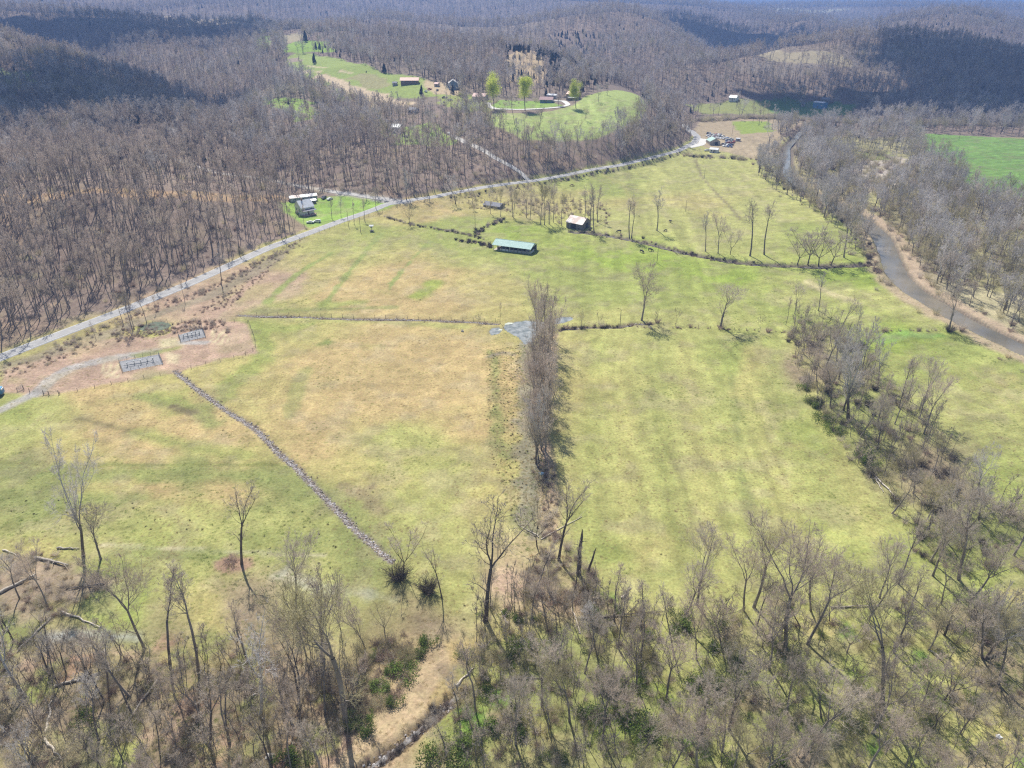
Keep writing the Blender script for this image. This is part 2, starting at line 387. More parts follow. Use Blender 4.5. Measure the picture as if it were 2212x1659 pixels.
# marks in the fields
def streak(pts, col, w, k=.8, rough=None, soft=None, sc=6, seed=5): pline(pts, col, w, k=k, rough=w * .8 if rough is None else rough, soft=w * .6 if soft is None else soft, sc=sc, seed=seed)
streak([c2(1100, 1250), c2(1300, 1350)], 'L', 9, k=.5)
for p in ([(690, 668), (715, 640), (760, 580), (800, 530), (825, 505)], [(575, 655), (600, 628), (650, 585), (720, 545)], [(840, 625), (855, 600), (905, 545), (930, 520)]):
    streak(p, (.25, .285, .09), 1.6 if p[0][0] != 840 else 1.0, k=.95, rough=1.8)
streak([(905, 640), (925, 625), (940, 610)], 'B', 4); streak([(560, 672), (700, 668), (850, 664)], 'O', 2.2, k=.7); streak([(700, 660), (770, 655)], 'G', 4)
streak([(540, 700), (620, 712), (660, 700)], 'G', 4, k=.7)
streak([(540, 710), (570, 740), (560, 780), (490, 840), (480, 860)], 'G', 4, k=.85); streak([(560, 690), (760, 690), (1000, 704)], 'Y', 3, k=.8)
streak([(660, 800), (640, 850), (625, 900)], 'O', 2.5, k=.6); streak([(690, 745), (705, 740)], (.14, .19, .05), 2.0, k=.8, rough=2.5)
streak([(170, 905), (260, 925), (370, 955), (470, 975)], (.2, .17, .08), 1.0, k=.7, sc=3); streak([(300, 935), (420, 965), (520, 985)], 'G', 3, k=.6)
streak([(300, 855), (360, 865), (430, 885), (460, 915)], 'O', 3.2, k=.8); streak([(350, 850), (395, 880)], 'G', 5, k=.5); streak([(375, 878), (415, 893)], (.15, .12, .07), 2.0, k=.8, sc=3)
streak([(0, 1000), (300, 1003), (600, 1003)], (.19, .2, .06), .8, k=.9, sc=3)
streak([(0, 1018), (200, 1024), (400, 1022), (620, 1030), (650, 1060)], 'O', 4.0, k=.85); streak([(0, 1075), (150, 1085), (300, 1078)], 'O', 3.5, k=.8)
streak([(250, 1100), (450, 1110), (700, 1130)], 'Y', 4, k=.6); streak([(220, 1178), (500, 1192), (700, 1200)], (.42, .38, .24), .7, k=.8, sc=3); streak([(250, 1190), (500, 1205)], 'O', 2.0, k=.8)
for s in range(9): streak([(1290 + s * 62, 735), (1288 + s * 74 - 10, 950), (1270 + s * 90, 1180)], 't' if s % 2 else 'G', 3.0, k=.28, sc=12, seed=s)
streak([(1560, 740), (1580, 800), (1590, 900), (1600, 1000), (1612, 1090)], 'O', 1.4, k=.6); streak([(1575, 735), (1580, 800)], 'G', 4, k=.8); streak([(1640, 760), (1600, 850)], 't', 4, k=.6)
streak([(1740, 610), (1790, 632), (1850, 655)], (.48, .42, .22), 3.0, k=.8, rough=4, sc=5); streak([(1600, 640), (1660, 600)], 'Y', 4, k=.5)
streak([(1900, 735), (1960, 722), (2030, 725)], (.17, .30, .07), 3, k=.7)
streak([(1190, 645), (1300, 660), (1310, 640)], 'G', 5, k=.6)
for s in range(16): streak([(1900 + s * 22, 760 + s * 4), (2212 + s * 14, 850 + s * 20)], 't' if s % 2 else 'G', 1.6, k=.3, sc=5, seed=s + 40)
streak([(1502, 345), (1515, 380), (1545, 415), (1580, 450), (1600, 475)], (.2, .17, .09), 1.1, k=.8, sc=4)
streak([(1300, 375), (1350, 400), (1370, 450)], 't', 2, k=.4)
# marshy strip beside the row of trees
ppoly([(1130, 740), (1165, 745), (1160, 900), (1175, 1000), (1172, 1100), (1185, 1160), (1120, 1140), (1118, 1000), (1122, 860)], (.215, .20, .15), rough=4.5, soft=1.5, sc=5, k=.8)
ppoly([(1165, 740), (1200, 720), (1195, 850), (1185, 940), (1210, 1090), (1200, 1165), (1165, 1130), (1165, 1000), (1160, 860)], (.40, .29, .19), rough=1.6, sc=5)
ppoly([(1060, 760), (1078, 770), (1080, 860), (1095, 960), (1100, 1000), (1058, 960), (1060, 860)], 'O', rough=2.5, sc=5, k=.8)
streak([(1055, 770), (1085, 762), (1110, 765)], (.2, .17, .14), 1.4, k=.8, sc=3)
# wet ground round the fenced pipe yards
ppoly([(0, 800), (90, 770), (190, 738), (300, 725), (345, 712), (420, 690), (480, 660), (560, 590), (600, 560), (560, 600), (500, 660), (470, 690), (530, 698), (560, 765), (470, 775), (385, 805), (230, 830), (100, 855), (40, 850), (0, 850)], 'P', rough=1.6, soft=1)
ppoly([(0, 800), (90, 778), (250, 725), (350, 680), (470, 640), (600, 570), (640, 530), (600, 545), (440, 640), (250, 705), (100, 755), (0, 788)], (.26, .22, .15), rough=2, k=.8)
ppoly([c4(860, 470), c4(960, 420), c4(1120, 430), c4(1100, 500), c4(980, 530), c4(880, 510)], (.38, .36, .12), rough=.8, soft=.7)
for p, w in (([c4(240, 890), c4(330, 800), c4(450, 730), c4(600, 690), c4(760, 655), c4(880, 640), c4(1000, 620)], 2.8), ([c4(1150, 565), c4(1330, 560)], 1.8), ([c4(0, 1000), c4(100, 950), c4(230, 890)], 2.2)):
    pline(p, (.36, .34, .31), w, rough=.5, soft=.9, sc=3, k=.9)
ppoly([c4(850, 640), c4(1180, 580), c4(1180, 600), c4(900, 665)], 'G', rough=.8, k=.8)
for s in range(5):
    for ox, oy in ((660, 700), (1360, 490)):
        a = [c4(ox + 20 + s * 22 * (1 if ox < 900 else .8), oy - 5), c4(ox + s * 26 * (1 if ox < 900 else 1.1), oy + 45), c4(ox + 30 + s * 18, oy + 85)]
        pline(a, (.52, .45, .27), .32, rough=.05, soft=.25, k=.8)
ppoly([c4(1070, 620), c4(1160, 640), c4(1150, 700), c4(1090, 690)], (.48, .40, .25), rough=.6)
ppoly([c4(1040, 540), c4(1150, 530), c4(1160, 580), c4(1040, 600)], (.48, .42, .25), rough=.6)
# bottom left and middle ground
ppoly([(460, 1215), (500, 1197), (545, 1205), (550, 1222), (520, 1238), (480, 1240), (462, 1230)], (.27, .18, .12), rough=.8, soft=.6)
ppoly([(180, 1300), (240, 1265), (330, 1270), (300, 1350), (240, 1370), (200, 1350)], 'G', rough=2)
ppoly([(730, 1659), (780, 1560), (850, 1500), (870, 1440), (920, 1390), (960, 1390), (970, 1440), (930, 1520), (900, 1570), (850, 1620), (810, 1659)], (.42, .32, .19), rough=1.6, soft=.8)
ppoly([(580, 1245), (620, 1225), (650, 1250), (700, 1260), (800, 1275), (860, 1290), (850, 1300), (760, 1290), (640, 1265)], (.38, .38, .30), rough=2, sc=3, k=.6)
ppoly([(730, 1050), (800, 1050), (835, 1100), (820, 1130), (780, 1090)], (.24, .18, .12), rough=3, sc=3, k=.6)
ppoly([(0, 1200), (90, 1190), (150, 1215), (230, 1260), (160, 1300), (60, 1330), (0, 1330)], (.32, .25, .17), rough=4, sc=8)
ppoly([(100, 1370), (200, 1360), (300, 1372), (300, 1385), (200, 1378), (110, 1385)], (.36, .38, .36), rough=.8, k=.8)
for s in range(70):                        # patches of green ground ivy and brown litter through the woods by the frame's lower edge
    px = R.uniform(960, 2212); py = R.uniform(1290, 1659) if px > 1250 else R.uniform(1400, 1659)
    paint(np.array([flat(px, py)]).repeat(2, 0) + np.array([[0, 0], [R.uniform(-4, 4), 1.5]]), R.choice(['G', 'B', 'O', 'L', 'O', (.10, .22, .03), 't']), poly=False, width=R.uniform(1, 3), rough=2, sc=3, soft=1, seed=s, k=.75)
for s in range(45):
    px = R.uniform(0, 720); py = R.uniform(1390, 1659)
    paint(np.array([flat(px, py)]).repeat(2, 0) + np.array([[0, 0], [R.uniform(-4, 4), 1.5]]), R.choice(['G', 'O', 'O', 'P', 'R', 't']), poly=False, width=R.uniform(1, 3), rough=2, sc=3, soft=1, seed=s + 90, k=.7)
for s in range(60):                        # worn and lush patches of pasture
    px = R.uniform(0, 2212); py = R.uniform(560, 1250)
    paint(np.array([flat(px, py)]).repeat(2, 0) + np.array([[0, 0], [R.uniform(-12, 12), R.uniform(-6, 6)]]), R.choice(['G', 'O', 't', 'T', 'G']), poly=False, width=R.uniform(1, 5), rough=5, sc=9, soft=3, seed=s + 190, k=.3)
# mown and grazed lines
X_, Y_ = GX[:rn], GY[:rn]
ang = np.where(X_ > 75 + (Y_ - 150) * .28, 1.25, .08); ca_, sa_ = np.cos(ang), np.sin(ang); along, across = X_ * sa_ + Y_ * ca_, X_ * ca_ - Y_ * sa_
ml = (vnoise(across + (vnoise(X_, Y_, 40, 6) - .5) * 8, along * .02, 1.7, 141) - .5) * .26 + (vnoise(across, along * .03, 5.5, 143) - .5) * .18
colr[:rn] *= 1 + (ml * smooth(20, 30, X_ + 8))[..., None]
# broad variation everywhere
vz = fbm(GX[:rn], GY[:rn], 14, 71, 5)[..., None]
colr[:rn] *= .82 + .36 * vz
vz = fbm(GX[:rn], GY[:rn], 3.4, 77, 3)[..., None]
colr[:rn] *= .76 + .48 * vz
vz = smooth(.5, .72, fbm(GX[:rn], GY[:rn], 7, 79, 4))[..., None] * .38
colr[:rn] = colr[:rn] * (1 - vz) + colr[:rn].mean(-1, keepdims=True) * np.array([1.22, 1.02, .62]) * vz

# channels pressed into the ground
def carve(pts, width, depth, soft):
    b = bbox(pts, width + soft + 2)
    if b is None: return
    d = seg_dist(GX[b], GY[b], pts) + (vnoise(GX[b], GY[b], 4, 3) - .5) * min(1.2, width * .4)
    HG[b] -= depth * (1 - smooth(width, width + soft, d))
HB0 = HG.copy()
carve(rv, 3.7, 2.0, 3.0)
b = bbox(rv, 16)
dr = seg_dist(GX[b], GY[b], rv)
sand = (1 - .8 * smooth(450, 560, GY[b])[..., None]) * (smooth(15, 10, dr + (fbm(GX[b], GY[b], 10, 4, 3) - .5) * 8) * smooth(5, 7, dr))[..., None] * .8
colr[b] = colr[b] * (1 - sand) + np.array([.40, .30, .21]) * sand
bed = smooth(7, 5, dr)[..., None]
colr[b] = colr[b] * (1 - bed) + np.array([.16, .13, .10]) * bed
ditch = resample(line(c4(1135, 748), c4(1300, 880), c4(1480, 1010), c4(1660, 1120), (601, 978), c4(1930, 1380), c4(2080, 1540), c4(2180, 1640), (775, 1152), (805, 1175), (846, 1212)), 1.5)
ditch2 = resample(line((515, 681), (560, 683), (640, 684), (740, 689), (860, 690), (960, 693), (1040, 697), (1075, 700)), 1.5)
brook = resample(line((760, 1680), (800, 1655), (850, 1620), (900, 1580), (940, 1545), (990, 1500)), 1.2)
creek = resample(line((1235, 500), (1300, 505), (1362, 517), (1420, 530), (1475, 545), (1600, 568), (1760, 576), (1850, 572), (1890, 570)), 3)
row_creek = resample(line((1210, 712), (1260, 706), (1310, 707), (1345, 705), (1380, 697), (1410, 700)), 2)
for q, w, dd, sf, c in ((ditch, .5, .5, .7, (.21, .18, .15)), (ditch2, .7, .35, .7, (.17, .13, .10)), (brook, 1.0, .8, .8, (.12, .09, .06)), (creek, 1.6, 1.0, 1.6, (.14, .115, .09)), (row_creek, .8, .7, .7, (.12, .09, .07))):
    paint(q, c, poly=False, width=w + sf * .6, soft=.5, rough=.5, sc=2)
    carve(q, w, dd, sf)
pond_pts = [('silty green pond', [c4(900, 470), c4(930, 445), c4(990, 424), c4(1060, 423), c4(1095, 445), c4(1080, 468), c4(1000, 478), c4(930, 480)]),
            ('pond', [(1087, 706), (1096, 700), (1112, 696), (1135, 692), (1165, 692), (1185, 697), (1172, 708), (1160, 722), (1150, 742), (1134, 742), (1122, 728), (1104, 718)]),
            ('pond', [(1196, 690), (1212, 684), (1234, 684), (1236, 689), (1216, 696), (1200, 698)]),
            ('pond', [(1056, 716), (1062, 708), (1078, 706), (1086, 712), (1074, 721), (1060, 722)])]
ponds = []
for nm, q in pond_pts:
    w_ = line(*q); b = bbox(w_, 6)
    d = sdf(GX[b], GY[b], w_)
    HG[b] -= .6 * smooth(-1.2, .8, d + (vnoise(GX[b], GY[b], 2, 5) - .5))
    e = smooth(-1.0, .5, d)[..., None]
    colr[b] = colr[b] * (1 - e) + np.array([.19, .17, .12]) * e
    ponds.append((nm, w_))
# flat shelf under the road
b = bbox(rd, 10)
d = seg_dist(GX[b], GY[b], rd)
k = 1 - smooth(3.6, 8, d)
near_i = [np.hypot(rd[:, 0] - 0, rd[:, 1] - 0)]
gz = ground(rd[:, 0], rd[:, 1])
for _ in range(12): gz[1:-1] = (gz[:-2] + gz[2:] + gz[1:-1]) / 3
road_z = gz
tree_ix = np.zeros(GX[b].shape); bestd = np.full(GX[b].shape, 1e9)
for i in range(len(rd)):
    dd = np.hypot(GX[b] - rd[i, 0], GY[b] - rd[i, 1]); mk = dd < bestd
    bestd[mk] = dd[mk]; tree_ix[mk] = gz[i]
HG[b] = HG[b] * (1 - k) + (tree_ix - .12) * k

# ------------------------------------------------------------------ materials
def mat(name, col, rough=.85, **kw):
    m = bpy.data.materials.new(name); m.use_nodes = True
    p = m.node_tree.nodes['Principled BSDF']
    p.inputs['Base Color'].default_value = (*col, 1); p.inputs['Roughness'].default_value = rough
    for k, v in kw.items(): p.inputs[k].default_value = v
    return m
def noisy(name, c1, c2, scale, rough=.85, detail=4, coord='Object', bump=0, stretch=None, lo=.35, hi=.65, **kw):
    m = mat(name, c1, rough, **kw); nt = m.node_tree; p = nt.nodes['Principled BSDF']
    tc = nt.nodes.new('ShaderNodeTexCoord'); n = nt.nodes.new('ShaderNodeTexNoise'); r = nt.nodes.new('ShaderNodeValToRGB')
    n.inputs['Scale'].default_value = scale; n.inputs['Detail'].default_value = detail
    src = tc.outputs[coord]
    if stretch:
        mp = nt.nodes.new('ShaderNodeMapping'); mp.inputs['Scale'].default_value = stretch
        nt.links.new(src, mp.inputs[0]); src = mp.outputs[0]
    nt.links.new(src, n.inputs['Vector']); nt.links.new(n.outputs[0], r.inputs[0])
    r.color_ramp.elements[0].position = lo; r.color_ramp.elements[1].position = hi
    r.color_ramp.elements[0].color = (*c1, 1); r.color_ramp.elements[1].color = (*c2, 1)
    nt.links.new(r.outputs[0], p.inputs['Base Color'])
    if bump:
        b = nt.nodes.new('ShaderNodeBump'); b.inputs['Strength'].default_value = bump; b.inputs['Distance'].default_value = .1
        nt.links.new(n.outputs[0], b.inputs['Height']); nt.links.new(b.outputs[0], p.inputs['Normal'])
    return m

def tag(o, label=None, cat=None, group=None, kind=None):
    if label: o['label'] = label
    if cat: o['category'] = cat
    if group: o['group'] = group
    if kind: o['kind'] = kind
    return o
def mesh_np(name, V, F, mats, mi=None, smooth_=False):
    """V (n,3); F list of arrays of faces, each (m,k)"""
    me = bpy.data.meshes.new(name)
    V = np.asarray(V, np.float32); Fs = [np.asarray(f, np.int32) for f in (F if isinstance(F, list) else [F]) if len(f)]
    me.vertices.add(len(V)); me.vertices.foreach_set('co', V.ravel())
    tot = np.concatenate([np.full(len(f), f.shape[1], np.int32) for f in Fs]); st = np.r_[0, np.cumsum(tot)[:-1]].astype(np.int32)
    me.loops.add(int(tot.sum())); me.loops.foreach_set('vertex_index', np.concatenate([f.ravel() for f in Fs]))
    me.polygons.add(len(tot)); me.polygons.foreach_set('loop_start', st); me.polygons.foreach_set('loop_total', tot)
    if mi is not None: me.polygons.foreach_set('material_index', np.asarray(mi, np.int32))
    if smooth_: me.polygons.foreach_set('use_smooth', np.ones(len(tot), bool))
    for m in (mats if isinstance(mats, (list, tuple)) else [mats]): me.materials.append(m)
    me.update(calc_edges=True); me.validate()
    return me
def link(name, me, parent=None, loc=None, rz=None):
    o = bpy.data.objects.new(name, me); COL.objects.link(o)
    if parent is not None: o.parent = parent
    if loc is not None: o.location = loc
    if rz is not None: o.rotation_euler = (0, 0, rz)
    return o

# ground sheet
gm = bpy.data.materials.new('ground'); gm.use_nodes = True
nt = gm.node_tree; p = nt.nodes['Principled BSDF']; p.inputs['Roughness'].default_value = .95
p.inputs['Specular IOR Level'].default_value = .15
at = nt.nodes.new('ShaderNodeAttribute'); at.attribute_name = 'albedo'
ge = nt.nodes.new('ShaderNodeNewGeometry')
def nz(scale, detail, rough=.6, dist=0):
    n = nt.nodes.new('ShaderNodeTexNoise'); n.inputs['Scale'].default_value = scale; n.inputs['Detail'].default_value = detail
    n.inputs['Roughness'].default_value = rough; n.inputs['Distortion'].default_value = dist
    nt.links.new(ge.outputs['Position'], n.inputs['Vector']); return n
def mth(op, a, b):
    n = nt.nodes.new('ShaderNodeMath'); n.operation = op
    for i, v in enumerate((a, b)):
        if isinstance(v, (int, float)): n.inputs[i].default_value = v
        else: nt.links.new(v, n.inputs[i])
    return n.outputs[0]
n1 = nz(1.3, 5, .7); n2 = nz(.22, 4, .65, .6)
f1 = mth('MULTIPLY_ADD', n1.outputs[0], 1.5); f1.node.inputs[2].default_value = .25
f2 = mth('MULTIPLY_ADD', n2.outputs[0], .95); f2.node.inputs[2].default_value = .525
ff_ = mth('MULTIPLY', f1, f2)
vm = nt.nodes.new('ShaderNodeVectorMath'); vm.operation = 'SCALE'
nt.links.new(at.outputs['Vector'], vm.inputs[0]); nt.links.new(ff_, vm.inputs['Scale'])
hs = nt.nodes.new('ShaderNodeHueSaturation'); hs.inputs['Saturation'].default_value = 1.0
n3 = nz(.6, 3); hsh = mth('MULTIPLY_ADD', n3.outputs[0], .05); hsh.node.inputs[2].default_value = .475
nt.links.new(hsh, hs.inputs['Hue']); nt.links.new(vm.outputs[0], hs.inputs['Color'])
nt.links.new(hs.outputs[0], p.inputs['Base Color'])
bu = nt.nodes.new('ShaderNodeBump'); bu.inputs['Strength'].default_value = .55; bu.inputs['Distance'].default_value = .28
nt.links.new(n1.outputs[0], bu.inputs['Height']); nt.links.new(bu.outputs[0], p.inputs['Normal'])
idx = np.arange(NV * NU).reshape(NV, NU)
F = np.stack([idx[:-1, :-1], idx[:-1, 1:], idx[1:, 1:], idx[1:, :-1]], -1).reshape(-1, 4)
gme = mesh_np('ground', np.stack([GX, GY, HG], -1).reshape(-1, 3), F, gm, smooth_=True)
ca = gme.color_attributes.new('albedo', 'FLOAT_COLOR', 'POINT')
ca.data.foreach_set('color', np.concatenate([np.clip(colr, .005, .9).reshape(-1, 3), np.ones((NV * NU, 1))], 1).astype(np.float32).ravel())
tag(link('ground', gme), kind='structure')

# strips that lie on the ground
def strip(name, pts, w, m, z=None, dz=.06, offs=(-1, 1), wz=None):
    pts = np.array(pts); t = np.gradient(pts, axis=0); t /= np.hypot(t[:, 0], t[:, 1])[:, None] + 1e-9
    nrm = np.stack([-t[:, 1], t[:, 0]], 1); V = []
    ww = w if np.ndim(w) else np.full(len(pts), w)
    for o in offs:
        q = pts + nrm * (ww[:, None] * o)
        zz = (ground(q[:, 0], q[:, 1]) if z is None else np.zeros(len(q)) + z) + dz
        V.append(np.c_[q, zz])
    n = len(pts); k = len(offs); V = np.stack(V, 1).reshape(-1, 3)
    F = [[i * k + j, (i + 1) * k + j, (i + 1) * k + j + 1, i * k + j + 1] for i in range(n - 1) for j in range(k - 1)]
    me = mesh_np(name, V, np.array(F)[:, ::-1], m)
    return link(name, me)
asphalt = noisy('asphalt', (.30, .295, .285), (.38, .37, .355), .35, .9, 6, coord='Object', bump=.1)
rd2 = resample(road_c, 3.0)
rz2 = np.interp(np.r_[0, np.cumsum(np.hypot(*np.diff(rd2, axis=0).T))], np.r_[0, np.cumsum(np.hypot(*np.diff(rd, axis=0).T))], road_z)
o = strip('road', rd2, 3.1, asphalt, z=rz2, dz=.10, offs=(-1.25, -1, -.5, 0, .5, 1, 1.25)); tag(o, kind='structure')
V = np.array([v.co for v in o.data.vertices]).reshape(-1, 7, 3); V[:, 0, 2] -= .5; V[:, 6, 2] -= .5; V[:, 3, 2] += .05
o.data.vertices.foreach_set('co', V.ravel().astype(np.float32)); o.data.update()
white = noisy('road_paint', (.62, .62, .60), (.78, .78, .76), 3, .7)
for s in (-1, 1):
    tag(strip('road_edge_line', rd2 + 0, 3.1, white, z=rz2, dz=.115, offs=(s * .90 - .03, s * .90 + .03)), kind='structure')
gravel = noisy('gravel', (.36, .34, .31), (.52, .50, .46), 1.2, .95, 5, bump=.3)
lane = resample(line((1141, 389), c2(1150, 1110), c2(1000, 1030), c2(850, 945), c2(760, 900), (970, 285)), 4)
tag(strip('gravel_road', lane, 2.3, gravel, dz=.22, offs=(-1, -.5, 0, .5, 1)), kind='structure')
lane2 = resample(line((876, 437), (840, 431), (804, 427), (760, 420), (737, 418), (700, 411)), 3)
tag(strip('gravel_road', lane2, 2.2, gravel, dz=.15, offs=(-1, 0, 1)), kind='structure')
concrete = noisy('concrete', (.55, .53, .48), (.68, .66, .61), .8, .9, 4)
drive = resample(line(c2(1380, 655), c2(1440, 655), c2(1475, 682), c2(1430, 694), c2(1300, 705), c2(1150, 713), c2(1000, 708), c2(955, 690), c2(950, 665)), 3)
tag(strip('driveway', drive, 2.4, concrete, dz=.35, offs=(-1, -.5, 0, .5, 1)), kind='structure')
tag(strip('driveway', resample(line((1487, 318), (1500, 315), (1516, 312), (1520, 300)), 3), 3.5, concrete, dz=.15, offs=(-1, 0, 1)), kind='structure')

def water(name, c1, c2, scale, rough=.12, bump=.25):
    m = noisy(name, c1, c2, scale, rough, 3, bump=bump, **{'IOR': 1.33}); return m
wriv = water('river_water', (.13, .12, .095), (.23, .20, .15), .05, .13, .35)
o = strip('river', rv, (5.2 + 1.6 * vnoise(rv[:, 0], rv[:, 1], 25, 5)) * (1 - .5 * smooth(470, 620, rv[:, 1])), wriv, z=-1.0, dz=0, offs=(-1, 0, 1)); tag(o, kind='structure')
wpond = water('pond_water', (.16, .18, .17), (.34, .35, .33), .5, .1, .15)
wgreen = water('silty_water', (.13, .16, .11), (.19, .22, .15), .3, .15, .1)
def sheet(name, pts, z, m):
    n = len(pts); me = mesh_np(name, np.c_[pts, np.full(n, z)], np.arange(n)[None, :], m); return link(name, me)
def inflate(pts, d):
    c = pts.mean(0); v = pts - c; return c + v * (1 + d / np.hypot(v[:, 0], v[:, 1]))[:, None]
for nm, w_ in ponds:
    z = float(np.mean(HB0[bbox(w_, 2)])) - .32
    tag(sheet('pond', inflate(w_, .9), z, wgreen if nm.startswith('silty') else wpond), kind='structure')
wd = water('ditch_water', (.10, .09, .085), (.22, .21, .205), 2.4, .5, .8); wd.node_tree.nodes['Principled BSDF'].inputs['Specular IOR Level'].default_value = .35
for q, w, dz in ((ditch, .62, .10), (ditch2, .45, .08), (brook, .7, .15), (creek, 1.0, .2), (row_creek, .5, .1)):
    zz = ground(q[:, 0], q[:, 1]); 
    for _ in range(6): zz[1:-1] = (zz[:-2] + zz[1:-1] + zz[2:]) / 3
    jit = np.clip(vnoise(q[:, 0], q[:, 1], 3.2, 8) * 2.6 - .75, .03, 1.15)
    tag(strip('stream', q, w * jit * .8, wd, z=zz, dz=dz), kind='structure')

# ------------------------------------------------------------------ trees and shrubs
class Tubes:
    def __init__(s): s.V = []; s.Q = []; s.T = []; s.n = 0; s.rb = []
    def tube(s, P, rad, k):
        P = np.asarray(P, float); n = len(P)
        t = np.gradient(P, axis=0); t /= np.linalg.norm(t, axis=1)[:, None] + 1e-9
        a = np.array([1., 0, 0]) if abs(t[0][0]) < .8 else np.array([0, 1., 0])
        u = np.cross(t, a); u /= np.linalg.norm(u, axis=1)[:, None] + 1e-9
        v = np.cross(t, u); an = np.arange(k) * 2 * math.pi / k
        ring = P[:, None] + (u[:, None] * np.cos(an)[None, :, None] + v[:, None] * np.sin(an)[None, :, None]) * np.asarray(rad)[:, None, None]
        s.V.append(ring.reshape(-1, 3))
        i = np.arange(n - 1)[:, None] * k + np.arange(k)[None]; j = np.arange(n - 1)[:, None] * k + (np.arange(k)[None] + 1) % k
        s.Q.append(np.stack([i, j, j + k, i + k], -1).reshape(-1, 4) + s.n)
        s.n += n * k
    def ribbon(s, p, q, w): s.rb.append((*p, *q, w))
    def flush(s, seed=0):
        if not s.rb: return
        A = np.array(s.rb); s.rb = []; p, q, w = A[:, :3], A[:, 3:6], A[:, 6]
        r = np.random.default_rng(seed).normal(size=p.shape); d = q - p
        side = np.cross(d, r); side /= np.linalg.norm(side, axis=1)[:, None] + 1e-9; side *= w[:, None] * .5
        V = np.stack([p - side, p + side, q + side * .45, q - side * .45], 1)
        s.V.append(V.reshape(-1, 3)); s.Q.append(np.arange(len(A) * 4).reshape(-1, 4) + s.n); s.n += len(A) * 4
    def quads(s, C, size, seed, flat_=0.0):
        g = np.random.default_rng(seed); n = len(C)
        a = g.normal(size=(n, 3)); a[:, 2] *= 1 - flat_; b_ = g.normal(size=(n, 3)); b_ -= a * (a * b_).sum(1)[:, None] / ((a * a).sum(1)[:, None] + 1e-9)
        a /= np.linalg.norm(a, axis=1)[:, None]; b_ /= np.linalg.norm(b_, axis=1)[:, None]
        sz = size * g.uniform(.6, 1.3, n)[:, None]
        V = np.stack([C - a * sz, C + b_ * sz * .7, C + a * sz, C - b_ * sz * .7], 1)
        s.V.append(V.reshape(-1, 3)); s.Q.append(np.arange(n * 4).reshape(-1, 4) + s.n); s.n += n * 4
    def mesh(s, name, m):
        s.flush(s.n % 97)
        return mesh_np(name, np.concatenate(s.V), np.concatenate(s.Q), m)
    def data(s):
        s.flush(s.n % 97); return np.concatenate(s.V), np.concatenate(s.Q)

